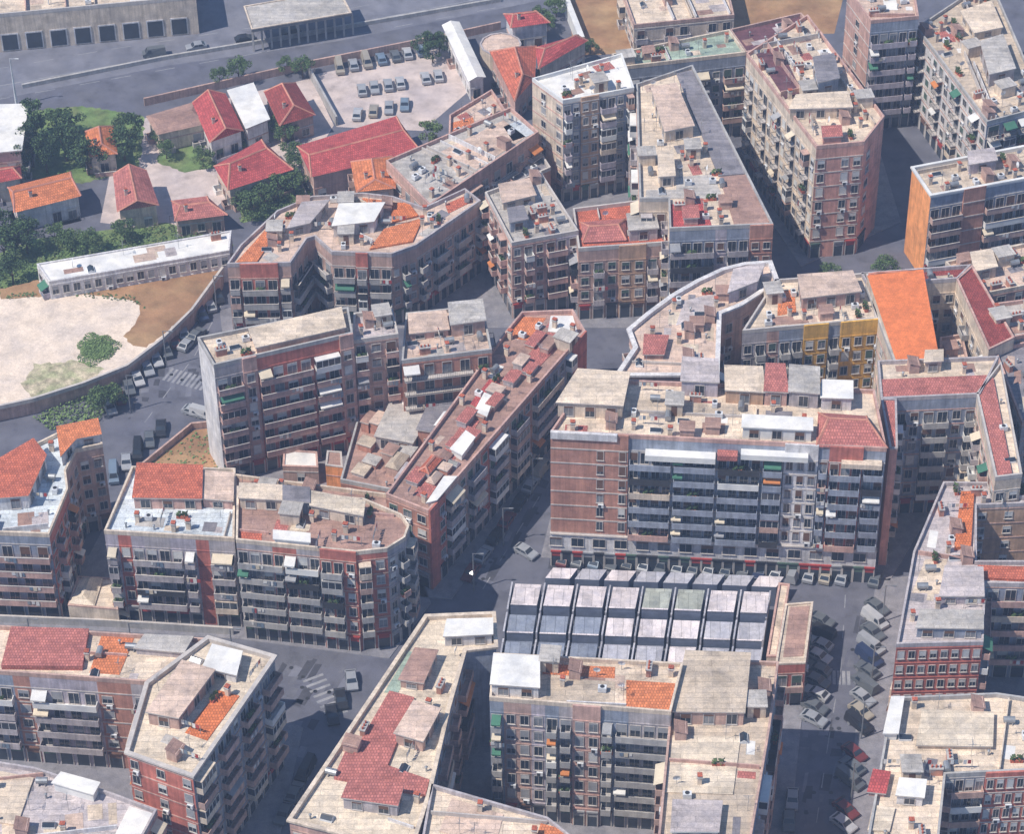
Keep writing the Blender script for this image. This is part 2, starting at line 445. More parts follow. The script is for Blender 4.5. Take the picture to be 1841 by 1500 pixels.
# ---------------------------------------------------------------- buildings
RNG = random.Random(11)
AUTO = ['bwbbwb', 'wbbwwb', 'bbwwbb', 'wwbww', 'bxbbxb', 'wbwbw']

class Bld: pass

def facade(b, p0, p1, z0, H, spec, wall, rng, gf=4.0, fh=3.05, bal='solid', balmat=None, shutter='shutter_brown', frame='stone_trim', band=True, busy=1.0, base=None):
    dx, dy = p1[0] - p0[0], p1[1] - p0[1]
    L = math.hypot(dx, dy); rz = math.atan2(dy, dx)
    segs = []
    if spec:
        for t in spec.split():
            if ':' in t: mt, ch = t.split(':')
            else: mt, ch = wall, t
            off = 0.0
            if mt.endswith('+'): mt = mt[:-1]; off = 0.35
            segs.append((mt or wall, off, ch))
    else: segs = [(wall, 0.0, '')]
    nb = sum(len(s[2]) for s in segs) or 1
    bw = L / nb
    bandmat = rng.choice((None, None, 'stone_trim', 'plaster_pink', 'plaster_stone')); wv = rng.uniform(0.85, 1.15)
    m = MB(); x = 0.0; bays = []
    nf = max(1, int((H - gf - 0.4) / fh)) if spec else 0
    for mt, off, ch in segs:
        x1 = x + (bw * len(ch) if ch else L)
        m.face([(x, -off, 0), (x1, -off, 0), (x1, -off, H), (x, -off, H)], mt)
        if off:
            m.face([(x, 0, 0), (x, -off, 0), (x, -off, H), (x, 0, H)], mt); m.face([(x1, -off, 0), (x1, 0, 0), (x1, 0, H), (x1, -off, H)], mt)
            m.face([(x, -off, H), (x1, -off, H), (x1, 0, H), (x, 0, H)], mt)
        if band and spec:
            for k in range(nf + 1):
                z = gf + k * fh - 0.35
                if z < H - 0.5: m.box(x + (0.02 if off == 0 else 0), x1, -off - 0.07, -off, z, z + 0.22, bandmat or mt, 'k')
        for i, c in enumerate(ch): bays.append((x + bw * (i + 0.5), off, c, mt))
        x = x1
    if base and spec:
        m.box(-0.02, L + 0.02, -0.5, 0.0, 0, gf - 0.5, base, 'kb'); m.box(-0.1, L + 0.1, -0.75, 0.0, gf - 0.5, gf - 0.25, 'stone_trim', 'k')
    c = b.c
    F = m.build('facade', b.root, (p0[0] - c[0], p0[1] - c[1], z0), rz)
    if not spec: return F
    balmat = balmat or 'concrete'
    for k in range(nf):
        z = gf + k * fh
        i = 0
        while i < len(bays):
            bx, off, ch, mt = bays[i]
            r = rng.random()
            if ch == 'w':
                kind = rng.choice((0, 0, 1, 1, 2, 3, 4))
                put('window', window_mesh(min(1.3 * wv, bw * 0.55), 1.55 * (2 - wv), kind, frame, shutter if rng.random() < 0.75 else 'shutter_white'), F, (bx, -off - 0.005, z + 0.75))
                if r < 0.16 * busy: put('air_conditioner', unit_mesh('air_conditioner'), F, (bx + min(0.3, bw * .1), -off, z - 0.12))
            elif ch == 'd':
                for s in (-1, 1): put('window', window_mesh(min(0.9, bw * 0.3), 1.4, rng.choice((0, 1, 2, 3)), frame, shutter), F, (bx + s * bw * 0.24, -off - 0.005, z + 0.8))
            elif ch in 'bl':
                j = i
                while j + 1 < len(bays) and bays[j + 1][2] == ch and bays[j + 1][1] == off and j - i < 3: j += 1
                n = j - i + 1; w = bw * n - 0.5
                mx = bx + bw * (n - 1) / 2
                if n < 3 and rng.random() < 0.13 * busy:
                    put('veranda', veranda_mesh(w, rng.choice((balmat, 'white_paint', 'plaster_cream', 'plaster_stone'))), F, (mx, -off - 0.002, z)); i = j + 1; continue
                if rng.random() < 0.2 * busy: put('laundry', laundry_mesh(rng.randrange(6)), F, (mx + rng.uniform(-.3, .3) * w, -off, z))
                put('balcony', balcony_mesh(w, bal, balmat if rng.random() < 0.86 else rng.choice(('white_paint', 'plaster_cream', 'plaster_pink', 'metal_dark')), 1.5 if ch == 'l' else 1.25), F, (mx, -off - 0.002, z))
                for q in range(i, j + 1):
                    put('window', window_mesh(min(2.2 if ch == 'l' else 1.5, bw * 0.7), 2.2, rng.choice((0, 0, 0, 1, 3, 4)), frame, shutter), F, (bays[q][0], -off - 0.005, z + 0.15))
                if rng.random() < 0.2 * busy: put('awning', awning_mesh(w * 0.9 if n < 3 else bw * 0.9, rng.choice(('awning_cream', 'awning_cream', 'awning_white', 'awning_white', 'shutter_grey', 'awning_green', 'awning_orange'))), F, (mx if n < 3 else bx, -off - 0.01, z))
                if rng.random() < 0.12 * busy: put('planter', unit_mesh('planter'), F, (mx, -off - 0.75, z))
                i = j
            i += 1
    if base:
        for i, (bx, off, ch, mt) in enumerate(bays):
            if i % 2 == 0: put('window', window_mesh(1.9, 1.7, rng.choice((0, 0, 1, 3)), frame, shutter), F, (bx, -0.51, gf - 2.9))
            put('shop_front', shop_mesh(min(3.2, bw * 0.8), rng.choice(('shutter_grey', 'metal_dark', 'shutter_green', 'awning_red'))), F, (bx, -0.505, 0.0))
    elif gf > 3.4:
        for i, (bx, off, ch, mt) in enumerate(bays):
            if ch != 'x' and bw > 1.6: put('shop_front', shop_mesh(min(3.2, bw * 0.72), rng.choice(('shutter_grey', 'metal_dark', 'shutter_green', 'awning_red', 'shutter_brown'))), F, (bx, -off - 0.004, 0.0))
    return F

def bld(name, label, poly, h, pats=None, wall='plaster_grey', roof='roof_grey', par=None, par_h=0.75, gf=4.0, fh=3.05, z0=0.0, cat='building', group=None,
        bal=None, balmat=None, shutter=None, clutter=8, cornice=0.0, seed=0, busy=1.0, auto=True, flat=True, base=None):
    b = Bld(); rng = random.Random(seed + int(abs(poly[0][0] * 13 + poly[0][1] * 7)))
    n = len(poly)
    pats = list(pats or []) + [None] * n
    if area(poly) < 0:
        poly = poly[::-1]; pats = [pats[(n - 2 - i) % n] for i in range(n)]
    par = par or rng.choice(('stone_trim', 'plaster_cream', 'concrete', 'plaster_stone', 'plaster_pink', 'plaster_grey'))
    bal = bal or rng.choice(('solid', 'solid', 'rail', 'trim')); shutter = shutter or rng.choice(('shutter_brown', 'shutter_green', 'shutter_grey', 'shutter_white', 'shutter_brown'))
    balmat = balmat or rng.choice(('concrete', 'plaster_stone', 'plaster_pink', 'plaster_grey', 'plaster_lilac'))
    b.poly = poly; b.h = h; b.rng = rng; b.busy_spots = []
    b.c = centre(poly)
    b.root = bpy.data.objects.new(name, None); b.root.empty_display_size = 1.0
    b.root.location = (b.c[0], b.c[1], z0); col.objects.link(b.root)
    tag(b.root, label, cat, group)
    H = h - z0
    for i in range(n):
        p0, p1 = poly[i], poly[(i + 1) % n]
        dx, dy = p1[0] - p0[0], p1[1] - p0[1]; L = math.hypot(dx, dy)
        if L < 0.05: continue
        nx, ny = dy / L, -dx / L
        mx, my = (p0[0] + p1[0]) / 2, (p0[1] + p1[1]) / 2
        tx, ty = CAM.x - mx, CAM.y - my; tl = math.hypot(tx, ty)
        facing = (nx * tx + ny * ty) / tl
        sp = pats[i]
        if sp is None and auto and facing > 0.02 and L > 2.2:
            nb = max(1, round(L / 3.1)); t = rng.choice(AUTO); sp = (t * 12)[:nb]
        if sp == '-': sp = None
        wl = wall
        if sp and sp[0] == '=': wl, sp = sp[1:], None
        facade(b, p0, p1, 0.0, H, sp, wl, rng, gf=gf, fh=fh, bal=bal, balmat=balmat, shutter=shutter, busy=busy, base=base)
    lp = sub(poly, b.c)
    if flat:
        m = MB(); zr = H - par_h
        inn = offset(lp, 0.3)
        m.face([(p[0], p[1], zr) for p in inn], roof)
        b.roof = m.build('roof', b.root)
        m = MB(); out = offset(lp, -cornice) if cornice else offset(lp, -0.03)
        m.ring(out, inn, zr - 0.02 if not cornice else zr + par_h - 0.35, H + 0.01, par)
        if cornice: m.ring(offset(lp, -0.03), inn, zr - 0.02, zr + par_h - 0.35, par)
        m.build('parapet', b.root)
        b.zr = zr
        if clutter: scatter(b, clutter)
    return b

def scatter(b, n, kinds=None):
    rng = b.rng
    lp = sub(b.poly, b.c); inn = offset(lp, 1.1)
    xs = [p[0] for p in lp]; ys = [p[1] for p in lp]
    kinds = kinds or ['chimney', 'chimney', 'chimney_wide', 'antenna', 'antenna', 'roof_unit', 'roof_unit', 'skylight', 'water_tank', 'vent_pipe', 'vent_pipe', 'satellite_dish', 'planter', 'planter', 'chimney_wide', 'roof_unit', 'vent_pipe', 'antenna', 'chimney', 'skylight', 'water_tank', 'clothes_line', 'antenna', 'roof_unit', 'chimney', 'stair_head', 'shed', 'shed', 'stair_head', 'clothes_line', 'antenna', 'vent_pipe', 'satellite_dish', 'chimney', 'chimney', 'antenna']
    b.todo = getattr(b, 'todo', []) + [(n, kinds, inn, (min(xs), max(xs), min(ys), max(ys)))]

def finish(b):
    """roof-top odds and ends, kept clear of the penthouses"""
    rng = b.rng
    if not getattr(b, 'todo', []): return
    e0 = max(range(len(b.poly)), key=lambda i: math.hypot(b.poly[i][0] - b.poly[i - 1][0], b.poly[i][1] - b.poly[i - 1][1]))
    ex, ey = b.poly[e0][0] - b.poly[e0 - 1][0], b.poly[e0][1] - b.poly[e0 - 1][1]; el = math.hypot(ex, ey); ex, ey = ex / el, ey / el
    lp = sub(b.poly, b.c); inn0 = offset(lp, 0.45); A = abs(area(b.poly)); blocks = [q[0] for q in b.busy_spots if len(q) == 1]
    xs = [p[0] for p in lp]; ys = [p[1] for p in lp]
    tones = ['roof_cream', 'roof_pinkish', 'roof_beige', 'roof_grey', 'roof_lilac', 'roof_slate', 'roof_brown', 'roof_brown', 'roof_pinkish', 'roof_white', 'roof_yellowish', 'tile_rose']
    made = 0
    for k in range(int(A / 9)):
        if made > A / 26: break
        c = (rng.uniform(min(xs), max(xs)), rng.uniform(min(ys), max(ys))); l, w = rng.uniform(1.2, 4.2), rng.uniform(1.0, 2.6)
        q = [(c[0] + ex * l * sx - ey * w * sy, c[1] + ey * l * sx + ex * w * sy) for sx, sy in ((-.5, -.5), (.5, -.5), (.5, .5), (-.5, .5))]
        if not all(inside(p, inn0) for p in q) or any(inside(c, k2) or any(inside(p, k2) for p in q) for k2 in blocks): continue
        m = MB(); z = 0.012 + 0.006 * (made % 9)
        m.prism(sub(q, c), -0.02, z, rng.choice(tones)); m.build('roofing_sheet', b.root, (c[0], c[1], b.zr)); made += 1
    for k in range(int(A / 70)):
        c = (rng.uniform(min(xs), max(xs)), rng.uniform(min(ys), max(ys)))
        if not inside(c, inn0): continue
        dx, dy = ((ex, ey), (-ey, ex))[rng.random() < 0.7]
        ends = []
        for s in (1, -1):
            t = 0.0
            while t < 14 and inside((c[0] + dx * s * (t + .3), c[1] + dy * s * (t + .3)), inn0) and not any(inside((c[0] + dx * s * (t + .3), c[1] + dy * s * (t + .3)), q) for q in blocks): t += 0.3
            ends.append(t)
        if sum(ends) < 2.5 or any(inside(c, q) for q in blocks): continue
        m = MB(); m.box(-ends[1], ends[0], -0.09, 0.09, -0.02, rng.choice((0.55, 0.8, 1.1)), rng.choice(('plaster_cream', 'stone_trim', 'plaster_white', 'plaster_pink')))
        m.build('partition_wall', b.root, (c[0], c[1], b.zr), math.atan2(dy, dx))
    for n, kinds, inn, bb in getattr(b, 'todo', []):
        for _ in range(int(n * 1.7)):
            for _try in range(14):
                p = (rng.uniform(bb[0], bb[1]), rng.uniform(bb[2], bb[3]))
                if not inside(p, inn): continue
                if any(math.hypot(p[0] - q[0], p[1] - q[1]) < q[2] for q in b.busy_spots if len(q) == 3): continue
                if any(inside(p, q[0]) for q in b.busy_spots if len(q) == 1): continue
                k = rng.choice(kinds)
                b.busy_spots.append((p[0], p[1], 1.7))
                e = b.poly[0], b.poly[1]
                rz = math.atan2(e[1][1] - e[0][1], e[1][0] - e[0][0]) + rng.choice((0, math.pi / 2))
                put(k, unit_mesh(k), b.root, (p[0], p[1], b.zr), rz)
                break

def patch(b, poly, mt, z=None, t=0.07, name='terrace_floor'):
    """a tiled or felted area laid on the roof"""
    if area(poly) < 0: poly = poly[::-1]
    m = MB(); z = b.zr if z is None else z
    m.prism(sub(poly, b.c), z - 0.02, z + t, mt)
    if name == 'tiled_roof' or t > 0.3: b.busy_spots.append((sub(poly, b.c),))
    return m.build(name, b.root)

def hut(b, poly, h, wall='plaster_cream', roof='roof_cream', z=None, win=True, over=0.25, name='penthouse', pitch=0.0, slope_roof=None):
    """a smaller storey, stair head or shed standing on a roof"""
    if area(poly) < 0: poly = poly[::-1]
    z = b.zr if z is None else z
    c = centre(poly); lp = sub(poly, c); n = len(poly)
    m = MB()
    for i in range(n):
        a, q = lp[i], lp[(i + 1) % n]
        m.face([(*a, 0), (*q, 0), (*q, h), (*a, h)], wall)
    o = m.build(name, b.root, (c[0] - b.c[0], c[1] - b.c[1], z))
    m = MB(); out = offset(lp, -over)
    if pitch: pitched(m, out, h - 0.05, h + pitch, roof)
    else:
        m.prism(out, h, h + 0.22, 'stone_trim' if wall != 'white_paint' else 'white_paint', top=roof, bottom=True)
    m.build('roof', o)
    if win:
        for i in range(n):
            a, q = lp[i], lp[(i + 1) % n]; dx, dy = q[0] - a[0], q[1] - a[1]; L = math.hypot(dx, dy)
            if L < 2.4: continue
            nx, ny = dy / L, -dx / L
            if nx * (CAM.x - c[0]) + ny * (CAM.y - c[1]) < 8: continue
            k = max(1, int(L / 3.0))
            for j in range(k):
                t = (j + 0.5) / k
                put('window', window_mesh(1.4, min(2.0, h - 0.7), b.rng.choice((0, 1, 3)), 'stone_trim', 'shutter_brown'), o, (a[0] + dx * t + nx * 0.005, a[1] + dy * t + ny * 0.005, 0.25), math.atan2(dy, dx))
    b.busy_spots.append((offset(sub(poly, b.c), -0.9),))
    return o

def jumble(b, poly, n, tones, z=None, hmax=2.6):
    """a huddle of little roofs at uneven heights"""
    if area(poly) < 0: poly = poly[::-1]
    xs = [p[0] for p in poly]; ys = [p[1] for p in poly]; k = 0
    i0 = max(range(len(poly)), key=lambda i: math.hypot(poly[i][0] - poly[i - 1][0], poly[i][1] - poly[i - 1][1]))
    ex, ey = poly[i0][0] - poly[i0 - 1][0], poly[i0][1] - poly[i0 - 1][1]; l0 = math.hypot(ex, ey); ex, ey = ex / l0, ey / l0
    for _ in range(n * 25):
        if k >= n: break
        c = (b.rng.uniform(min(xs), max(xs)), b.rng.uniform(min(ys), max(ys))); l, w = b.rng.uniform(1.6, 4.2), b.rng.uniform(1.3, 2.6)
        q = [(c[0] + ex * l * sx - ey * w * sy, c[1] + ey * l * sx + ex * w * sy) for sx, sy in ((-.5, -.5), (.5, -.5), (.5, .5), (-.5, .5))]
        if not all(inside(p, poly) for p in q): continue
        lc = (c[0] - b.c[0], c[1] - b.c[1])
        if any(len(o) == 1 and inside(lc, o[0]) for o in b.busy_spots): continue
        hut(b, q, b.rng.uniform(0.5, hmax), b.rng.choice(('plaster_stone', 'brick_brown', 'plaster_grey')), b.rng.choice(tones), z=z, win=False, over=0.15, name='roof_shed', pitch=b.rng.choice((0, 0, 0.7))); k += 1

def pitched(m, q, ze, zr, mt, hip=0.35, soff='stone_trim'):
    """hipped or gabled tile roof over a quad; ridge along the longer side"""
    if len(q) != 4:
        c = centre(q)
        for i in range(len(q)): m.face([(*q[i], ze), (*q[(i + 1) % len(q)], ze), (*c, zr)], mt)
        m.face([(*p, ze) for p in reversed(q)], soff); return
    d = [math.hypot(q[i][0] - q[(i + 1) % 4][0], q[i][1] - q[(i + 1) % 4][1]) for i in range(4)]
    if d[0] + d[2] < d[1] + d[3]: q = q[1:] + q[:1]
    a, b2, c, e = q
    m0 = ((a[0] + e[0]) / 2, (a[1] + e[1]) / 2); m1 = ((b2[0] + c[0]) / 2, (b2[1] + c[1]) / 2)
    r0 = (m0[0] + (m1[0] - m0[0]) * hip * 0.5, m0[1] + (m1[1] - m0[1]) * hip * 0.5)
    r1 = (m1[0] + (m0[0] - m1[0]) * hip * 0.5, m1[1] + (m0[1] - m1[1]) * hip * 0.5)
    A, B, Cc, E = [(*p, ze) for p in (a, b2, c, e)]; R0, R1 = (*r0, zr), (*r1, zr)
    if mt.startswith(('tile', 'terrace')):
        for p, q2 in ((R0, R1), (A, R0), (E, R0), (B, R1), (Cc, R1)):
            p, q2 = Vector(p), Vector(q2)
            if (p - q2).length < 0.5: continue
            d = (q2 - p).normalized(); sd2 = d.cross(Vector((0, 0, 1)))
            if sd2.length < 1e-3: continue
            sd2 = sd2.normalized() * 0.22; up = Vector((0, 0, 0.16)); lo = Vector((0, 0, -0.04))
            m.face([p - sd2 + lo, q2 - sd2 + lo, q2 + up, p + up], 'ridge_clay'); m.face([p + up, q2 + up, q2 + sd2 + lo, p + sd2 + lo], 'ridge_clay')
    m.face([A, B, R1, R0], mt); m.face([Cc, E, R0, R1], mt); m.face([B, Cc, R1], mt); m.face([E, A, R0], mt)
    m.face([E, Cc, B, A], soff)

def house(name, label, poly, h, rise, wall, tile, pats=None, hip=0.35, group=None, over=0.5, cat='house', z0=0.0, gf=0.0, fh=2.9, chim=1, flat=False):
    """low house with a pitched roof; poly is the eave outline"""
    if area(poly) < 0: poly = poly[::-1]
    b = bld(name, label, offset(poly, over), h, pats, wall=wall, gf=gf, fh=fh, flat=False, group=group, cat=cat, busy=0.2, z0=z0)
    m = MB(); lp = sub(poly, b.c)
    if flat: m.prism(lp, h - z0, h - z0 + 0.3, 'stone_trim', top=tile, bottom=True)
    else: pitched(m, lp, h - 0.05 - z0, h + rise - z0, tile, hip)
    r = m.build('roof', b.root)
    for k in range(chim):
        q = lp[k % len(lp)]; f = 0.42
        put('chimney', unit_mesh('chimney'), r, (q[0] * f, q[1] * f, h - z0 + rise * 0.35), 0.3, (0.8, 0.8, 0.9))
    return b

def ragged(poly, step=0.9, amp=0.45, seed=1):
    rg = random.Random(seed); out = []
    for i in range(len(poly)):
        a, b2 = poly[i], poly[(i + 1) % len(poly)]; L = math.hypot(b2[0] - a[0], b2[1] - a[1]); n = max(1, int(L / step))
        for k in range(n):
            t = k / n; out.append((a[0] + (b2[0] - a[0]) * t + rg.uniform(-amp, amp), a[1] + (b2[1] - a[1]) * t + rg.uniform(-amp, amp)))
    return out

def sheet(name, poly, z, mt, kind='structure', parent=None):
    if area(poly) < 0: poly = poly[::-1]
    m = MB(); m.face([(p[0], p[1], z) for p in poly], mt)
    o = m.build(name, parent)
    if kind and not parent: o['kind'] = kind
    return o

def raised(name, poly, z0, z1, side, top, kind='structure', parent=None):
    if area(poly) < 0: poly = poly[::-1]
    m = MB(); m.prism(poly, z0, z1, side, top=top)
    o = m.build(name, parent)
    if kind and not parent: o['kind'] = kind
    return o

def wall_run(name, label, pts, h, t, mt, cap=None, z0=0.0, cat='wall'):
    c = pts[0]; m = MB()
    for i in range(len(pts) - 1):
        a, b2 = pts[i], pts[i + 1]; dx, dy = b2[0] - a[0], b2[1] - a[1]; L = math.hypot(dx, dy); nx, ny = -dy / L * t / 2, dx / L * t / 2
        p = [(a[0] - nx - c[0], a[1] - ny - c[1]), (b2[0] - nx - c[0], b2[1] - ny - c[1]), (b2[0] + nx - c[0], b2[1] + ny - c[1]), (a[0] + nx - c[0], a[1] + ny - c[1])]
        m.prism(p, 0, h, mt, top=cap or mt)
    o = m.build(name, None, (c[0], c[1], z0))
    return tag(o, label, cat)

# ---------------------------------------------------------------- the ground, streets and pavements
BL = []
m = MB(); m.face([(-1500, -1500, 0), (1500, -1500, 0), (1500, 1800, 0), (-1500, 1800, 0)], 'asphalt')
structure(m.build('ground'))
sheet('road', [(-141.9, 90.85), (-110.26, 98.12), (-78.47, 110.22), (-45.38, 119.15), (-5.79, 134.15), (23.59, 148.63), (24.75, 186.74), (-156.07, 162.49)], 0.004, 'asphalt_dark')
def pave(poly): return raised('pavement', poly, 0.0, 0.13, 'kerb_stone', 'pavement')
pave([(-94.67, -50.46), (-49.64, -54.19), (-25.93, -58.49), (-19.87, -46.03), (-27.62, -21.48), (-53.89, -15.9), (-71.08, -15.9), (-75.61, -35.01), (-97.21, -35.01)])     # row of three
pave([(-55.95, -18.7), (-21.25, -44.76), (-16.63, -45.14), (-1.4, -12.36), (5.9, -1.48), (4.34, 7.5), (-29.01, 9.03), (-59.25, 1.49)])                  # long slab and diagonal block
pave([(-2.52, -35.4), (53.47, -40.9), (59.03, -29.67), (71.61, -7.33), (81.13, 7.5), (69.19, 23.07), (37.56, 23.07), (12.48, 4.48), (0.93, -14.49)])   # central block
pave([(-41.57, -111.05), (-38.3, -73.33), (-40.49, -72.18), (-84.53, -71.01), (-91.29, -71.01), (-82.46, -124.73)])
pave([(-39.37, -109.03), (-23.92, -65.12), (-10.38, -57.88), (35.32, -60.32), (39.54, -55.43), (31.13, -115.03), (-38.18, -124.73)])
pave([(51.24, -40.9), (81.01, -35.01), (68.72, -124.73), (38.18, -124.73), (45.65, -71.01)])
pave([(-10.9, 24.66), (20.81, 24.66), (40.13, 32.77), (32.01, 74.7), (-4.31, 82.21), (-31.02, 53.09), (-60.39, 29.51), (-59.31, 23.07), (-23.78, 24.66)])
pave([(34.14, 74.7), (44.81, 42.78), (64.45, 56.6), (61.38, 93.78)])

gr = bpy.data.objects['ground']; prg = random.Random(77)
for pl in ([(-14.24, -41.54), (-8.9, -41.54), (-0.93, -15.9), (-3.73, -14.49)], [(40.85, -49.2), (49.3, -47.94), (40.64, -92.32), (34.55, -92.32)], [(-43.08, -60.32), (-29.29, -60.32), (-33.74, -72.18), (-40.64, -92.32), (-43.08, -92.32), (-39.65, -72.18)], [(-75.73, -4.42), (-60.92, 9.03), (-61.89, 29.51), (-65.24, 23.07), (-72.97, 4.48)], [(-85.16, -55.43), (-44.95, -58.49), (-44.8, -60.32), (-84.83, -57.64)], [(-1.8, -36.33), (49.87, -41.28), (49.74, -42.83), (-1.79, -37.64)]):
    xs = [p[0] for p in pl]; ys = [p[1] for p in pl]; k = 0
    for _ in range(60):
        c = (prg.uniform(min(xs), max(xs)), prg.uniform(min(ys), max(ys)))
        if not inside(c, pl): continue
        l, w, a = prg.uniform(0.5, 4.5), prg.uniform(0.5, 1.6), math.atan2(pl[2][1] - pl[1][1], pl[2][0] - pl[1][0]); k += 1
        m = MB(); q = [(x * l + prg.uniform(-.2, .2), y * w + prg.uniform(-.15, .15), 0) for x, y in ((-.5, -.5), (.5, -.5), (.5, .5), (-.5, .5))]
        m.face(q, prg.choice(('asphalt_patch', 'asphalt_dark', 'asphalt_patch', 'asphalt_worn'))); m.build('asphalt_patch', gr, (c[0], c[1], 0.003 + 0.0004 * (k % 9)), a)
        if k % 3 == 0:
            m = MB(); m.cyl(0, 0, 0, 0.008, 0.35, 0.35, 'metal_dark', 12); m.build('manhole_cover', gr, (c[0] + 1.5, c[1] + 1.0, 0.0))

# sandy public garden on its terrace, behind a curved retaining wall
raised('garden_terrace', [(-105.3, 28.88), (-99.54, 30.18), (-80.17, 34.62), (-67.48, 37.95), (-60.34, 39.12), (-60.47, 36.12), (-64.72, 25.32), (-69.24, 16.91), (-74.72, 9.62), (-81.36, 5.06), (-89.38, 0.86), (-100.19, -2.84)], 0.0, 3.0, 'plaster_stone', 'sand')
sheet('path', ragged([(-99.84, 32.15), (-94.2, 34.62), (-76.36, 36.28), (-60.5, 38.62), (-61.01, 35.45), (-64.81, 26.29), (-69.39, 18.32), (-71.8, 15.34), (-73.99, 15.81), (-76.04, 18.32), (-74.81, 21.17), (-74.03, 24.68), (-74.12, 27.26), (-75.48, 28.72), (-79.59, 29.86), (-84.65, 30.51), (-91.56, 30.02), (-99.39, 29.21)], 0.8, 0.22), 3.006, 'earth_brown')
sheet('lawn', ragged([(-90.59, 10.7), (-83.2, 11.78), (-78.1, 9.62), (-79.56, 7.49), (-81.4, 5.36), (-85.56, 3.56), (-89.42, 1.16), (-90.86, 3.26), (-91.94, 5.36), (-91.18, 8.1)], 0.8, 0.4), 3.010, 'grass_dry')
wall_run('garden_wall', 'pale coping wall curving along the edge of the sandy garden', [(-60.22, 38.32), (-64.68, 25.51), (-69.19, 16.93), (-74.38, 9.65), (-81.28, 4.93), (-89.29, 0.73), (-98.27, -2.53)], 0.8, 0.45, 'stone_trim', z0=2.9)
sheet('slope', [(-105.81, 29.51), (-94.77, 36.08), (-88.72, 36.08), (-61.17, 43.46), (-59.67, 49.62), (-72.76, 56.6), (-96.96, 51.35), (-107.95, 42.78)], 0.02, 'grass')
sheet('yard', [(-49.09, 106.75), (-22.63, 117.05), (-14.48, 105.74), (-26.06, 86.98), (-42.96, 88.33)], 0.012, 'yard')
sheet('yard', [(-81.87, 90.85), (-49.02, 105.74), (-43.54, 88.91), (-47.07, 76.56), (-59.28, 69.17), (-69.28, 53.09), (-85.23, 56.6), (-85.36, 74.7)], 0.010, 'yard')
sheet('field', [(1.17, 144.11), (62.51, 148.63), (56.97, 122.31), (34.16, 121.89), (13.54, 114.76), (3.94, 113.93)], 0.014, 'earth_brown')
sheet('lawn', ragged([(-75.69, 84.11), (-65.69, 81.26), (-64.02, 74.7), (-71.3, 72.84), (-77.03, 76.56)], 0.8, 0.4), 0.016, 'grass')
sheet('lawn', ragged([(-59.05, 66.43), (-53, 70.08), (-46.33, 65.53), (-50.02, 58.37), (-59.25, 56.6)], 0.8, 0.4), 0.018, 'grass')
sheet('lawn', ragged([(-106.31, 93.78), (-93.41, 95.75), (-80.88, 91.82), (-80.02, 74.7), (-89.98, 69.17), (-104.01, 71)], 0.8, 0.4), 0.016, 'grass')

# ---------------------------------------------------------------- central block
b = bld('apartment_building', 'wide central apartment block with brick corner, grey balconies and cream roof above the market', [(-0.86, -36.72), (50.82, -40.82), (50.18, -26.55), (4.85, -23.77)], 28,
        ['brick_brown+:xxxxwxw plaster_bluegrey:llllllllllllll plaster_white+:www plaster_bluegrey:b brick_red+:bbb plaster_bluegrey:bb', None, '-', None],
        wall='plaster_grey', roof='roof_cream', gf=7.4, fh=2.95, base='plaster_white', balmat='plaster_bluegrey', bal='solid', clutter=16)
hut(b, [(0.26, -32.29), (10.23, -33.1), (11.43, -25.16), (3.52, -24.33)], 2.8, 'plaster_cream', 'roof_cream')
hut(b, [(19.71, -27.24), (25.39, -27.65), (25.46, -22.09), (20.17, -21.53)], 3.0, 'plaster_lilac', 'roof_lilac')
hut(b, [(26.64, -29.02), (32.46, -29.57), (32.45, -23.49), (26.82, -23.21)], 2.6, 'plaster_tan', 'roof_cream')
hut(b, [(32.64, -29.57), (36.11, -29.84), (36.01, -23.07), (33.37, -22.93)], 2.8, 'plaster_pink', 'tile_rose')
hut(b, [(36.46, -29.84), (40.95, -30.39), (41.41, -24.05), (37.04, -23.49)], 3.0, 'plaster_grey', 'roof_grey')
hut(b, [(41.46, -30.66), (46.14, -30.93), (46.47, -26.82), (41.93, -26.55)], 2.4, 'plaster_white', 'roof_white')
hut(b, [(40.26, -40.03), (50.68, -40.43), (48.22, -33.1), (41.16, -32.29)], 0.6, 'plaster_pink', 'tile_rose', pitch=2.4, win=False, name='tiled_attic')
hut(b, [(28.82, -37.65), (39.35, -38.45), (39.53, -35.79), (29.04, -34.98)], 2.3, 'white_paint', 'roof_white')
patch(b, [(11.31, -31.34), (28.64, -32.69), (28.8, -29.57), (11.81, -28.2)], 'roof_beige')
a0, a1 = b.poly[0], b.poly[1]; fl = math.hypot(a1[0] - a0[0], a1[1] - a0[1]); fr = math.atan2(a1[1] - a0[1], a1[0] - a0[0])
for t0, t1, zz, hh, dd, mm in ((0.285, 0.495, 24.3, 1.1, 1.7, 'white_paint'), (0.57, 0.77, 25.4, 1.0, 1.5, 'white_paint'), (0.0, 0.2, 26.9, 1.3, 0.6, 'plaster_white'), (0.5, 0.56, 25.0, 1.0, 1.5, 'tile_rose'), (0.87, 0.99, 24.6, 0.9, 1.4, 'plaster_cream')):
    m = MB(); m.box(t0 * fl, t1 * fl, -dd, -0.02, zz, zz + hh, mm); m.build('terrace_parapet', b.root, (a0[0] - b.c[0], a0[1] - b.c[1], 0), fr)
BL.append(b)

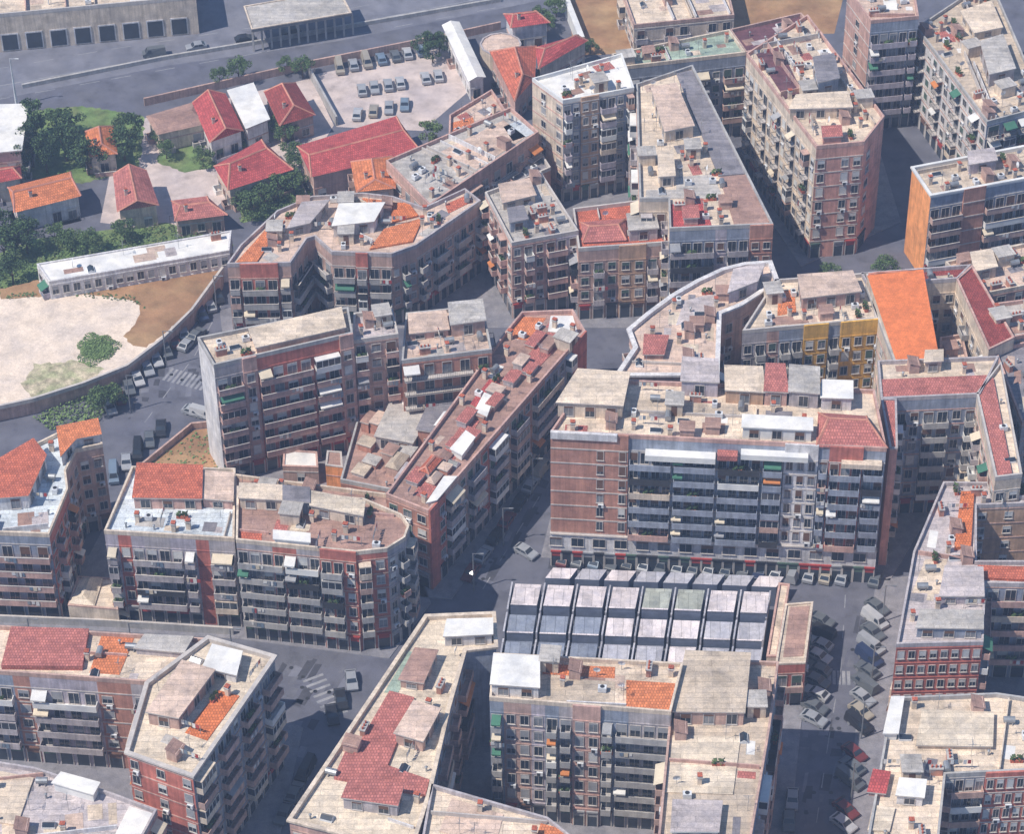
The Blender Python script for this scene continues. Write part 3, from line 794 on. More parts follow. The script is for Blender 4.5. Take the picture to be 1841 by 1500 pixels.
b = bld('apartment_building', 'curved cream building with pale rounded cornice behind the central block', [(10.1, -15.27), (25.98, -15.27), (27.06, 0.88), (30.88, 3.31), (37.23, 9.76), (36.4, 14.93), (32.21, 14.45), (28.35, 12.88), (23.97, 9.6), (19.61, 5.59), (15.57, 0.88), (12.14, -3.61), (13.14, -8.33)], 22,
        [None, 'wbwwbw', None], wall='plaster_stone', roof='roof_pinkish', par='plaster_white', cornice=0.5, clutter=16)
hut(b, [(14.36, -10.66), (17.45, -10.66), (18.32, -5.98), (14.67, -5.68)], 1.0, 'plaster_pink', 'tile_rose', win=False)
hut(b, [(28.88, 4.22), (33.71, 7.28), (35.09, 11.94), (30.11, 10.38)], 2.4, 'plaster_lilac', 'roof_lilac')
patch(b, [(19.83, -1.82), (26.45, 1.94), (27.15, 7.28), (21.45, 4.98)], 'roof_lilac')
BL.append(b)
b = bld('apartment_building', 'apartment house with ochre yellow rear facade and pinkish roof', [(30.8, -3.91), (53.42, -0.62), (52.83, 11.94), (37.06, 10.07)], 22,
        ['plaster_grey:wb plaster_pink:w plaster_bluegrey:lb plaster_ochre+:ww plaster_bluegrey:l plaster_ochre+:www', None], wall='plaster_grey', roof='roof_cream', clutter=12, shutter='shutter_green')
hut(b, [(41.06, 2.39), (50.78, 4.22), (49.81, 9.6), (40.81, 8.52)], 2.6, 'plaster_pink', 'roof_pinkish')
patch(b, [(36.88, 0.88), (40.09, 1.79), (40.12, 8.06), (37.47, 7.59)], 'terrace_orange')
BL.append(b)
b = bld('apartment_building', 'tall house under a broad bright orange tiled roof', [(55.34, -13.84), (62.42, -11.82), (61.87, 9.91), (52.16, 8.52)], 22, ['wbw', 'wbwbwbw', '-', 'wwwwww'], wall='plaster_cream', roof='roof_cream', clutter=0)
m = MB(); q = sub(offset([(55.75, -13.26), (62.27, -11.53), (61.64, 9.45), (52.51, 8.21)], -0.2), b.c)
m.face([(*q[0], 22.1), (*q[1], 22.4), (*q[2], 24.4), (*q[3], 24.1)], 'tile_orange_plain')
for i in range(4):
    j = (i + 1) % 4; zz = [22.1, 22.4, 24.4, 24.1]
    m.face([(*q[i], 21.6), (*q[j], 21.6), (*q[j], zz[j]), (*q[i], zz[i])], 'plaster_cream')
m.build('tiled_roof', b.root); BL.append(b)
b = bld('apartment_building', 'low ridge house with dark red tiles behind the orange roof', [(52.55, 8.67), (67.94, 10.38), (70.65, 14.3), (51.7, 11.94)], 22, ['wwwwwww', '-'], wall='plaster_cream', roof='tile_darkred', clutter=4)
hut(b, [(53.1, 9.6), (60.23, 10.38), (60.88, 12.25), (52.99, 11.63)], 0.5, 'plaster_pink', 'tile_terracotta', win=False, pitch=1.2, name='tiled_attic')
BL.append(b)
b = bld('apartment_building', 'narrow wing with dark red tiled roof along the cream light well', [(70.93, -8.92), (75.53, -5.68), (70.82, 14.14), (67.74, 10.23)], 22, ['ww', None, None, 'wwbwwb'], wall='plaster_cream', roof='tile_darkred', clutter=0, par_h=0.3)
BL.append(b)
b = bld('light_well_house', 'small cream service block inside the light well beside the orange roof', [(63.54, -7.89), (68.74, -6.72), (68.41, 2.8), (64.57, 1.9)], 16, ['ww'], wall='plaster_cream', roof='roof_pinkish', clutter=3)
BL.append(b)
b = bld('apartment_building', 'cream terrace-roofed wing with rose tiles above the dark courtyard', [(51.58, -25.12), (67.43, -24.01), (71.6, -14.4), (51.89, -15.55)], 25, ['plaster_bluegrey:bbwbbwb', '-', '-', 'ww'], wall='plaster_cream', roof='roof_cream', clutter=2)
patch(b, [(51.78, -24.85), (67.07, -24.01), (69.44, -18.96), (51.85, -20.09)], 'tile_rose', t=0.5, name='tiled_roof'); hut(b, [(59.2, -17.83), (61.91, -17.54), (62.19, -14.97), (59.65, -15.12)], 2.2, 'plaster_cream', 'roof_cream'); BL.append(b)
b = bld('apartment_building', 'long wing with rose tiled roof and cream walkway on the courtyard side', [(67.49, -44.15), (71.68, -43.37), (71.79, -15.83), (66.93, -23.73)], 25, ['ww', 'bwwbwwb', '-', 'wwbwwbww'], wall='plaster_cream', roof='roof_cream', clutter=2)
patch(b, [(67.52, -43.89), (70.18, -43.11), (70.09, -19.53), (66.99, -24.01)], 'tile_rose', t=0.5, name='tiled_roof'); BL.append(b)
b = bld('apartment_building', 'slim wing with dark rose roof closing the courtyard beside the central block', [(51.88, -37.33), (53.09, -37.33), (54.05, -25.12), (51.58, -25.12)], 25, ['-', 'wbwbw', '-', '-'], wall='brick_pink', roof='tile_rose', clutter=0, par_h=0.3)
BL.append(b)
b = bld('apartment_building', 'plain dark grey flat roof at the eastern edge beside the rose tiled wing', [(74.53, -25.22), (80.43, -22.44), (83.19, -2.26), (72.34, -6.41)], 20, [None, None], wall='plaster_grey', roof='roof_slate', clutter=4)
BL.append(b)

# ---------------------------------------------------------------- north-east corner
b = bld('apartment_building', 'block with bright orange blank end wall and white roof edge', [(66.6, 38.85), (86.79, 45.02), (87.08, 54.86), (64.08, 47.45)], 19, ['plaster_bluegrey:bbb brick_brown+:xx plaster_bluegrey:bbbbb', '-', '-', '=plaster_orange'], wall='plaster_bluegrey', roof='roof_beige', par='white_paint', clutter=16, cornice=0.25)
hut(b, [(74.14, 46.06), (79.1, 47.45), (78.92, 50.96), (74.37, 49.9)], 2.2, 'plaster_lilac', 'roof_lilac'); BL.append(b)
b = bld('apartment_building', 'beige stepped-roof building below the orange end wall', [(71.01, 8.35), (83.28, 12.24), (84.93, 24.51), (66.84, 17.76)], 20, [None, None, None, None], wall='plaster_stone', roof='roof_pinkish', clutter=12)
hut(b, [(71.26, 13.02), (75.01, 14.28), (74.63, 19.03), (71.17, 18.08)], 2.2, 'plaster_cream', 'roof_cream'); BL.append(b)
b = bld('apartment_building', 'grey slab with striped balconies beside the dark red wing', [(73.51, -5.01), (83.11, -2.04), (84.35, 7.05), (71.38, 4.29)], 21, [None], wall='plaster_grey', roof='roof_grey', clutter=6); BL.append(b)
b = bld('apartment_building', 'white-walled tower with speckled roof in the far corner', [(79.05, 60.58), (90.44, 65.7), (85.53, 110.94), (69.28, 92.93)], 20, ['plaster_bluegrey:lblb', '-', '-', 'plaster_white:wbwwbwwbwwbw'], wall='plaster_white', roof='roof_beige', clutter=26)
hut(b, [(80.84, 73.16), (85.65, 75.05), (84.76, 86.61), (80.47, 84.26)], 2.8, 'plaster_grey', 'roof_grey'); hut(b, [(79.99, 89.36), (85.34, 91.34), (84.31, 100.6), (78.28, 96.94)], 1.6, 'plaster_cream', 'roof_cream'); patch(b, [(78.82, 64.78), (86.41, 67.92), (84.69, 73.16), (77.2, 71.28)], 'roof_cream'); BL.append(b)
b = bld('apartment_building', 'block with salmon end wall and blue shaded front at the upper edge', [(59.67, 87.31), (68.89, 88.89), (68.96, 102.64), (56.14, 98.54)], 25, ['plaster_bluegrey:bbbbb', '-', '-', 'plaster_pink:xwx'], wall='plaster_pink', roof='roof_pinkish', clutter=8); BL.append(b)
b = bld('apartment_building', 'large block with a pink brick end and long cream side wall', [(46.35, 45.4), (54.99, 46.8), (59.3, 54.95), (47.8, 89.49), (35.46, 75.86)], 25,
        ['brick_pink:wxww', 'brick_pink:wx', '-', '-', 'plaster_cream:wbwwbwwbwwbwwbw'], wall='plaster_cream', roof='roof_cream', clutter=26)
patch(b, [(41.82, 61.47), (45.01, 63.67), (41.88, 79.12), (37.36, 76.43)], 'roof_purple', t=0.2); hut(b, [(47.73, 61.84), (51.5, 63.3), (51.07, 71.12), (47.49, 69.99)], 3.4, 'plaster_bluegrey', 'roof_slate'); hut(b, [(42.21, 54.95), (53.31, 55.49), (52.89, 60.37), (43.7, 59.28)], 2.2, 'plaster_cream', 'roof_cream')
hut(b, [(47.62, 46.45), (50.82, 46.8), (50.87, 49.96), (47.65, 49.61)], 1.8, 'brick_pink', 'tile_rose', win=False); BL.append(b)
b = bld('apartment_building', 'long low block with pale green roof', [(11.78, 80.41), (36.12, 85.63), (33.44, 93.73), (10.58, 85.05)], 19, ['plaster_bluegrey:bbwbbwbbwbb'], wall='plaster_bluegrey', roof='roof_green', clutter=8); BL.append(b)
b = bld('apartment_building', 'long block with dark purple tiled roof behind the pink brick end', [(36.12, 85.63), (51.32, 92.14), (47.56, 99.77), (33.44, 93.73)], 19, [None], wall='brick_brown', roof='roof_purple', clutter=4); BL.append(b)
b = bld('apartment_building', 'deep block with grey and brown sloping roof strip and cream terraces', [(19.64, 24.71), (37.63, 26.02), (25.52, 76.52), (14.86, 70.1), (14.65, 33.63), (19.72, 33.63)], 22,
        ['plaster_bluegrey:bbbb plaster_lilac:w plaster_bluegrey:bb brick_brown+:ww', 'wbwwbwwbwwbwbw', '-', 'plaster_cream:wbwbwbwb'], wall='plaster_cream', roof='roof_cream', clutter=24)
patch(b, [(28.84, 41.09), (33.82, 41.77), (25.37, 75.38), (22.43, 74.24)], 'roof_slate', t=0.35, name='tiled_roof'); patch(b, [(31.05, 25.69), (37.26, 26.34), (33.8, 41.43), (29.02, 40.74)], 'roof_brown', t=0.33, name='tiled_roof')
hut(b, [(19.68, 51.89), (24.77, 53.67), (21.99, 67.31), (17.64, 66.01)], 2.4, 'plaster_cream', 'roof_pinkish'); hut(b, [(18.29, 38.02), (20.85, 38.36), (20.69, 45.75), (18.3, 45.58)], 2.2, 'plaster_cream', 'roof_cream'); patch(b, [(15.64, 34.3), (29.34, 34.64), (27.88, 41.77), (21.24, 41.09), (21.21, 37.17), (15.9, 37)], 'roof_grey')
patch(b, [(19.87, 25.69), (27.02, 26.02), (26.14, 32.96), (19.89, 32.63)], 'tile_red', t=0.12); hut(b, [(22.2, 26.34), (24.62, 26.51), (24.56, 29.97), (22.12, 29.64)], 1.6, 'plaster_pink', 'tile_rose', win=False); BL.append(b)
b = bld('apartment_building', 'white-roofed block with cream end wall and brown window bays', [(1.22, 63.03), (14.37, 67.27), (12.32, 78.99), (-4.43, 70.44)], 23, ['plaster_bluegrey:bw plaster_tan+:ww plaster_bluegrey:bbwb', '-', '-', 'plaster_cream:xwxw'], wall='plaster_cream', roof='roof_white', par='white_paint', clutter=8); BL.append(b)

# ---------------------------------------------------------------- upper cluster
b = bld('apartment_building', 'grey-roofed block with brown front beside the faded orange tiled roof', [(-7.78, 27.28), (3.91, 30.9), (-2.82, 48.92), (-12.75, 42.51)], 17, ['plaster_pink:wbwb plaster_lilac:bw', 'wbwbw', '-', 'bwbwbw'], wall='plaster_stone', roof='roof_grey', clutter=14, bal='trim')
hut(b, [(-9.4, 37.92), (-3.77, 40.29), (-5, 45.1), (-10.18, 43.37)], 1.6, 'plaster_cream', 'roof_pinkish'); hut(b, [(-8.03, 31.23), (-5.1, 32.22), (-5.92, 35.9), (-8.47, 35.22)], 2.2, 'plaster_bluegrey', 'roof_slate'); BL.append(b)
b = bld('apartment_building', 'block with faded orange tiled roof and a tan projecting bay', [(3.9, 26.99), (20.52, 28.96), (19.15, 42.38), (2.98, 38.97)], 16, ['plaster_stone:wbw plaster_tan+:ww plaster_stone:bw'], wall='plaster_stone', roof='tile_terracotta', clutter=5)
hut(b, [(4.89, 29.29), (12.13, 29.95), (12.05, 35.93), (4.54, 34.93)], 0.5, 'plaster_pink', 'tile_rose', pitch=1.2, win=False, name='tiled_attic'); hut(b, [(12.92, 29.95), (17.83, 30.61), (17.36, 35.26), (12.61, 34.59)], 2.4, 'plaster_grey', 'roof_grey'); BL.append(b)
b = bld('apartment_building', 'horseshoe block with brick panels and orange terraces beside the garden terrace', [(-57.25, 22.46), (-46.25, 22.78), (-43.84, 29.95), (-42.51, 30.61), (-39.29, 26.02), (-28.76, 25.37), (-24.58, 27.98), (-13.54, 41.35), (-16.43, 45.13), (-23.63, 39.31), (-29.34, 42.72), (-34.78, 43.75), (-43.91, 42.72), (-49.76, 38.29), (-55.41, 27.98)], 16,
        ['plaster_stone:b brick_red+:bbb plaster_stone:b', 'bbb', '-', 'bb', 'plaster_stone:bb brick_red+:b plaster_stone:bb', 'wbw', 'bwbbwbbwb'], wall='plaster_stone', roof='roof_pinkish', clutter=24, bal='trim')
patch(b, [(-55.79, 23.42), (-52.13, 23.75), (-48.19, 35.93), (-51.34, 33.26)], 'terrace_orange', t=0.32); patch(b, [(-32.74, 27.32), (-25.23, 29.62), (-23.73, 36.61), (-30.49, 33.26)], 'terrace_orange', t=0.35); patch(b, [(-35.77, 39.99), (-30.77, 39.31), (-29.91, 42.03), (-34.74, 43.06)], 'terrace_orange'); patch(b, [(-29.1, 35.26), (-24.54, 37.28), (-26.38, 41.01), (-29.87, 41.35)], 'tile_orange', t=0.4)
patch(b, [(-19.23, 38.29), (-14.95, 42.03), (-16.39, 43.75), (-19.91, 41.01)], 'tile_terracotta'); hut(b, [(-39.22, 31.27), (-32.23, 32.59), (-30.71, 37.96), (-38.42, 37.62)], 2.4, 'plaster_white', 'roof_white'); hut(b, [(-47.06, 31.27), (-43.62, 32.59), (-40.7, 39.31), (-45.12, 38.63)], 2.0, 'plaster_grey', 'roof_lilac')
BL.append(b)
b = bld('apartment_building', 'long grey-roofed bar running diagonally behind the horseshoe block', [(-22.73, 41.38), (-3.3, 64.7), (-8.57, 72.84), (-31.16, 55.32)], 15, ['plaster_pink:bwbbwbbwb', None], wall='plaster_stone', roof='roof_grey', clutter=16)
patch(b, [(-17.18, 50.37), (-5.67, 63.96), (-9.88, 69.48), (-21.5, 58.89)], 'roof_pinkish'); patch(b, [(-8.03, 62.51), (-3.93, 65.06), (-6.86, 69.48), (-9.85, 67.27)], 'roof_lightblue'); BL.append(b)
b = bld('apartment_building', 'small house with pale striped pink roof near the white shed', [(-20.13, 64.71), (-8.42, 74.69), (-12.4, 84.97), (-20.26, 76.19)], 11, None, wall='plaster_pink', roof='roof_pinkish', clutter=10)
patch(b, [(-19.23, 65.8), (-14.85, 70.22), (-15.83, 76.38), (-19.79, 74.5)], 'terrace_orange'); BL.append(b)
b = bld('apartment_building', 'sunken brown-roofed annexe between the grey bar and grey-roofed block', [(-14.23, 50.09), (-1.03, 60.36), (-3.65, 67.26), (-15.36, 55.01)], 10, None, wall='brick_brown', roof='roof_slate', clutter=8); BL.append(b)
house('house', 'orange speckled roof house with white gable beside the big red shed', [(-36.48, 49.55), (-29.24, 50.77), (-30.41, 61.08), (-38.04, 59.28)], 12, 1.2, 'plaster_cream', 'terrace_orange', chim=2)

# ---------------------------------------------------------------- long slab and diagonal street
b = bld('apartment_building', 'tall slab with rows of brown balconies and a bright narrow end wall', [(-55.19, -16.69), (-33.26, -8.3), (-34.38, -1.48), (-58.5, -9.47)], 25,
        ['plaster_grey:bb plaster_pink+:w brick_red:bbbbbb plaster_pink+:w', '-', '-', '=plaster_white'], wall='plaster_stone', roof='roof_cream', balmat='plaster_pink', clutter=12, bal='trim', busy=1.8, shutter='shutter_white')
hut(b, [(-48.51, -12.96), (-34.57, -7.72), (-35.59, -2.68), (-49.98, -8.3)], 1.3, 'plaster_stone', 'roof_cream', win=False); patch(b, [(-55.27, -15.83), (-49.87, -13.97), (-50.79, -9.47), (-56.4, -11.51)], 'roof_beige'); BL.append(b)
b = bld('apartment_building', 'recessed grey wing joining the tall slab to the brown terraced block', [(-33.38, -7.83), (-25.98, -6.06), (-27.19, 0.5), (-33.61, -0.4)], 23, ['plaster_stone:bwb'], wall='plaster_stone', roof='roof_lilac', clutter=7, bal='trim'); BL.append(b)
b = bld('apartment_building', 'brown terraced block with pink roof decks in the middle of the court', [(-25.4, -9.34), (-10.65, -6.41), (-12.36, 5.59), (-25.19, 3.45)], 20, ['brick_brown:bbbbb', 'wbw'], wall='brick_brown', roof='roof_pinkish', clutter=16, balmat='brick_brown')
hut(b, [(-24.18, -3.16), (-17.94, -1.97), (-18.64, 2.85), (-24.57, 1.94)], 1.4, 'plaster_pink', 'roof_pinkish'); hut(b, [(-17.38, -2.26), (-11.85, -1.07), (-12.52, 4.37), (-17.91, 3.45)], 2.6, 'plaster_stone', 'roof_grey'); BL.append(b)
b = bld('apartment_building', 'stepped orange and brown lower terraces below the brown block', [(-26.31, -6.85), (-10.62, -3.61), (-10.36, 3.56), (-26.06, 0.55)], 13, ['brick_brown:bwbbw'], wall='brick_brown', roof='roof_beige', clutter=10); patch(b, [(-18.59, -4.79), (-11.93, -3.02), (-12.36, -0.2), (-18.7, -1.24)], 'terrace_orange'); BL.append(b)
b = bld('courtyard_shed', 'low brown-pink courtyard roof with a grey raised deck', [(-35.22, -24.16), (-25.1, -27.17), (-13.04, 0.48), (-32.47, -2.19)], 7, [None], wall='brick_brown', roof='roof_brown', clutter=8, gf=3.2)
hut(b, [(-29.83, -15.5), (-23.69, -17.2), (-18.78, -3.67), (-26.21, -1.01)], 2.6, 'plaster_grey', 'roof_grey'); hut(b, [(-22.84, -15.5), (-19.31, -16.35), (-16.96, -8.05), (-20.72, -7.18)], 4.0, 'brick_brown', 'roof_slate')
jumble(b, [(-34.09, -23.19), (-25.72, -25.53), (-14.14, -1.01), (-31.47, -3.23)], 16, ['roof_brown', 'roof_pinkish', 'roof_grey', 'roof_beige', 'roof_brown'], hmax=2.4); BL.append(b)
b = bld('courtyard_shed', 'small shed with a white roof at the foot of the tall slab', [(-45.35, -17.39), (-39.43, -17.67), (-39.88, -13.71), (-45.48, -13.14)], 4, ['xwx'], wall='plaster_stone', roof='roof_white', clutter=0, gf=0, par_h=0.2); BL.append(b)
b = bld('courtyard_shed', 'small orange-walled hut beside the white-roofed shed', [(-38.15, -18.26), (-35.26, -18.82), (-35.68, -14.87), (-38.1, -14.59)], 5, ['plaster_orange:x'], wall='plaster_orange', roof='roof_brown', clutter=0, gf=0, par_h=0.2); BL.append(b)
b = bld('courtyard_wall_house', 'low brown lean-to along the rear of the brown-roofed corner block', [(-51.66, -29.38), (-26.72, -34.48), (-25.53, -29.11), (-52.59, -23.92)], 8, None, wall='brick_brown', roof='roof_brown', clutter=8, gf=3.2); BL.append(b)
b = bld('apartment_building', 'long narrow block lining the diagonal street with dark balconied side', [(-26.69, -38.99), (-19.93, -42.9), (4.86, 2.44), (2.83, 8.24), (-5.85, 7.62), (-8.87, 1.53)], 17,
        ['brick_brown:www', 'brick_red+:xw plaster_stone:bbwbb brick_red:wbb plaster_stone:wbb brick_brown:wbb plaster_bluegrey:bbwb brick_red+:xx', '-', '-', '-', 'wbwwbwwbw'], wall='plaster_stone', roof='roof_brown', clutter=22, balmat='plaster_grey', busy=1.6)
patch(b, [(-8.87, 1.53), (-4.66, 0.63), (-1.7, 6.7), (-5.84, 7.01)], 'terrace_orange'); patch(b, [(-6.9, -7.37), (-4.59, -9.56), (2.06, 1.84), (-1.4, 2.74)], 'tile_rose', t=0.12); patch(b, [(-1.4, 3.05), (3.74, 2.14), (2.83, 7.31), (-0.94, 7.31)], 'roof_white')
patch(b, [(-22.36, -38.2), (-20.21, -39.77), (-12.43, -20.54), (-14.27, -18.86)], 'tile_rose', t=0.1)
BJ = ['roof_brown', 'roof_brown', 'tile_rose', 'roof_pinkish', 'tile_rose', 'tile_terracotta']
jumble(b, [(-25.16, -38.2), (-20.53, -40.56), (0.93, 0.63), (-3.28, 3.05)], 22, BJ, hmax=1.3)
patch(b, [(-14.06, -16.03), (-11.57, -18.15), (-8.69, -11.44), (-11, -9.7)], 'tile_red', t=0.1)
hut(b, [(-19.98, -41.34), (-18.78, -40.82), (-15.97, -35.55), (-17.55, -35.55)], 1.0, 'white_paint', 'roof_white', win=False); hut(b, [(-16.69, -28.82), (-15.06, -30.18), (-13.2, -26.09), (-14.48, -24.71)], 1.2, 'white_paint', 'roof_white', win=False); hut(b, [(-13, -19.14), (-11.35, -20.26), (-10.35, -15.74), (-11.63, -14.89)], 1.0, 'white_paint', 'roof_white', win=False)
BL.append(b)

# ---------------------------------------------------------------- row of three on the lower street
b = bld('apartment_building', 'corner block with rounded flank and two orange roof storeys over pale blue terraces', [(-89.04, -48.76), (-77.99, -49.39), (-76.5, -38.8), (-77.42, -34.56), (-76.51, -29.44), (-72.43, -28.08), (-73.55, -23.4), (-79.76, -25.06), (-84.84, -29.44), (-90.78, -37.75)], 18,
        ['plaster_bluegrey:bbbb', 'brick_red:wbwwb', 'plaster_stone:w', 'plaster_stone:ww', 'plaster_stone:ww', None], wall='plaster_stone', roof='roof_lightblue', clutter=6, gf=3.6)
hut(b, [(-89.85, -43.63), (-82.03, -42.72), (-80.59, -33.22), (-83.06, -29.44), (-90.83, -37.48)], 2.6, 'plaster_white', 'tile_terracotta'); hut(b, [(-78.2, -32.69), (-76.44, -28.63), (-72.68, -27.53), (-73.66, -23.95), (-79.65, -25.89)], 2.2, 'plaster_white', 'terrace_orange'); BL.append(b)
b = bld('apartment_building', 'block with pale blue roof and a square orange roof storey', [(-69.38, -49.73), (-49.26, -51.5), (-50.52, -35.17), (-66.87, -34.64)], 19,
        ['plaster_lilac:b brick_red:w plaster_lilac:b plaster_grey:bb plaster_lilac:bb brick_red:x plaster_grey:bb', '-', '-', 'plaster_cream:wwbw'], wall='plaster_grey', roof='roof_lightblue', clutter=6, bal='trim', busy=1.8, shutter='shutter_white')
hut(b, [(-65.37, -43.84), (-54.99, -44.1), (-55.56, -36.5), (-65.58, -35.97)], 2.2, 'plaster_pink', 'tile_terracotta'); hut(b, [(-54.7, -43.58), (-50.17, -44.1), (-50.55, -37.83), (-55.13, -37.3)], 1.8, 'plaster_pink', 'roof_pinkish'); BL.append(b)
b = bld('apartment_building', 'brown-roofed corner block with brick strips and a rounded balcony end', [(-48.64, -53.93), (-30.25, -56.66), (-25.58, -55.92), (-22.99, -53.43), (-22.43, -50.66), (-23.72, -48.13), (-29.63, -44.53), (-49.54, -41.68)], 21,
        ['plaster_grey:bbb brick_red:bb plaster_grey:bb brick_red+:bbw', 'brick_red:bw', 'wb', 'b', 'bb'], wall='plaster_grey', roof='roof_brown', clutter=8, busy=1.2)
hut(b, [(-48.64, -46.08), (-42.27, -46.59), (-42.33, -43.5), (-48.74, -42.98)], 2.2, 'plaster_cream', 'roof_cream'); hut(b, [(-41.74, -46.85), (-37.94, -47.36), (-38.15, -44.27), (-41.97, -43.76)], 2.4, 'plaster_bluegrey', 'roof_slate'); hut(b, [(-37.56, -47.87), (-29.59, -50.16), (-29.49, -47.1), (-37.77, -44.79)], 2.2, 'plaster_cream', 'roof_yellowish'); hut(b, [(-42.68, -54.55), (-37.4, -55.3), (-37.51, -53.68), (-42.81, -52.93)], 1.4, 'white_paint', 'roof_white', win=False); patch(b, [(-48.22, -52.93), (-44.8, -53.43), (-44.94, -51.67), (-48.37, -51.17)], 'tile_terracotta')
BL.append(b)
b = bld('passage_roof', 'two little cream gabled roofs in the passage beside the rounded corner block', [(-76.5, -50.58), (-68.54, -51.58), (-69.39, -44.49), (-75.79, -43.98)], 4, ['-'], wall='plaster_cream', roof='roof_cream', clutter=0, gf=0, par_h=0.2, cat='shed')
hut(b, [(-76.04, -50.08), (-72.49, -50.58), (-72, -44.75), (-74.84, -44.49)], 0.3, 'plaster_cream', 'roof_yellowish', pitch=1.0, win=False); BL.append(b)
wall_run('boundary_wall', 'low grey boundary wall along the lower street in front of the pale blue roofs', [(-91.2, -50.21), (-70, -51.46), (-50.6, -53.2)], 1.6, 0.35, 'concrete', cap='stone_trim')

# ---------------------------------------------------------------- lower left
b = bld('apartment_building', 'lower block with rose and orange tiled terraces along its roof', [(-84.01, -79.7), (-59.18, -82.18), (-51.18, -73.27), (-85.51, -70.23)], 19, ['plaster_bluegrey:bb brick_brown:w plaster_lilac:bbbb brick_brown:wx plaster_grey:b', '-'], wall='plaster_stone', roof='roof_cream', clutter=5)
patch(b, [(-80.72, -79.02), (-68.88, -79.24), (-68.92, -71.4), (-80.47, -70.93)], 'tile_rose', t=0.9, name='tiled_roof'); patch(b, [(-67.86, -79.7), (-63.44, -80.15), (-62.22, -72.57), (-67.05, -71.87)], 'terrace_orange', t=0.1); hut(b, [(-61.44, -75.81), (-54.43, -76.73), (-53.51, -73.73), (-60.34, -73.27)], 1.2, 'plaster_grey', 'roof_grey', win=False); BL.append(b)
b = bld('apartment_building', 'L-shaped corner block with dark red end and orange roof terrace', [(-59.62, -99.73), (-50.07, -104.11), (-40.6, -80.98), (-50.5, -77.11), (-58.33, -86.35)], 23, ['brick_red:wxwxw', 'plaster_bluegrey:bbwbbwbbwbb', '-', '-', 'plaster_stone:wbbw'], wall='plaster_bluegrey', roof='roof_yellowish', clutter=6, cornice=0.35, gf=4.0)
hut(b, [(-57.19, -93.78), (-52.86, -94.85), (-48.81, -85.68), (-53.35, -83.9)], 2.4, 'plaster_stone', 'roof_pinkish'); patch(b, [(-52.02, -95.49), (-48.76, -96.98), (-45.01, -88.34), (-48.11, -87.23)], 'tile_orange', t=0.12); hut(b, [(-50.31, -84.13), (-45.71, -85.68), (-45.3, -81.2), (-49.43, -79.85)], 1.6, 'plaster_white', 'roof_white'); BL.append(b)
b = bld('apartment_building', 'foreground block with lilac roof and white sheds at the lower corner', [(-76.48, -128.95), (-62.51, -128.95), (-55.42, -105.03), (-62.46, -101.72), (-73.53, -97.09), (-81.8, -95.39)], 17, [None, None, '-'], wall='brick_brown', roof='roof_lilac', clutter=10)
hut(b, [(-70.19, -100.88), (-64.48, -102.97), (-63.94, -101.09), (-69.33, -99.2)], 1.6, 'white_paint', 'roof_white', win=False); patch(b, [(-80.04, -106.47), (-74.5, -107.49), (-73.46, -98.68), (-81.61, -96.56)], 'roof_cream', t=0.3); patch(b, [(-61.26, -111.53), (-57.91, -111.53), (-55.81, -105.65), (-59.37, -104.21)], 'roof_white', t=0.5); BL.append(b)

# ---------------------------------------------------------------- lower middle
b = bld('apartment_building', 'long angled wing with pale green terrace strip and rose tiled roof', [(-36.41, -110.46), (-19.65, -116.03), (-17.47, -105.37), (-15.33, -89.46), (-13.26, -77.6), (-8.74, -76.91), (-9.19, -69.94), (-19.17, -70.53)], 21,
        ['plaster_pink:wbwwbwwb', 'bb', 'bwbbw', 'bwbb', '-', '-'], wall='plaster_bluegrey', roof='roof_yellowish', clutter=10, cornice=0.3)
patch(b, [(-29.92, -102.06), (-23.91, -102.06), (-20.25, -87.04), (-23.88, -85.71)], 'tile_rose', t=0.5, name='tiled_roof'); patch(b, [(-30.82, -102.47), (-17.99, -105.78), (-17.56, -102.89), (-24.01, -99.97), (-29.56, -97.64)], 'tile_rose', t=0.52, name='tiled_roof'); hut(b, [(-29.13, -107.82), (-21.74, -109.24), (-21.13, -105.78), (-28.25, -104.34)], 2.2, 'plaster_grey', 'tile_rose')
hut(b, [(-22.49, -95.73), (-18.69, -97.22), (-16.54, -91.21), (-20.07, -89.68)], 2.2, 'plaster_stone', 'roof_pinkish'); hut(b, [(-22.34, -84.6), (-19.12, -85.27), (-17.34, -78.97), (-20.34, -78.51)], 1.6, 'plaster_stone', 'roof_brown'); hut(b, [(-16.21, -76.22), (-9.41, -75.76), (-9.46, -72.75), (-15.82, -72.98)], 2.0, 'plaster_white', 'roof_white'); patch(b, [(-24.68, -85.71), (-22.69, -85.71), (-19.8, -77.83), (-21.44, -77.26)], 'roof_green')
BL.append(b)
b = bld('apartment_building', 'courtyard block with white, tan and orange roof terraces facing the deep court', [(-9.39, -91.16), (16.04, -93.98), (18.08, -84.33), (-8.92, -82.31)], 25,
        ['plaster_bluegrey:b plaster_stone:ww plaster_lilac:w plaster_bluegrey:l plaster_grey:b plaster_pink+:ww plaster_bluegrey:lb plaster_grey:bbb', '-'], wall='plaster_grey', roof='roof_cream', clutter=8)
hut(b, [(-9.1, -90.07), (-2.51, -90.73), (-2.54, -84.78), (-8.72, -84.33)], 2.2, 'plaster_white', 'roof_white'); patch(b, [(-1.56, -92.03), (8.11, -92.9), (8.36, -87.44), (-1.18, -86.55)], 'roof_beige'); patch(b, [(-1.98, -85.89), (8.29, -86.78), (8.4, -84.55), (-1.91, -83.88)], 'terrace_orange'); patch(b, [(9.83, -92.9), (16.2, -93.55), (16.84, -88.32), (9.93, -87.66)], 'terrace_orange', t=0.6); BL.append(b)
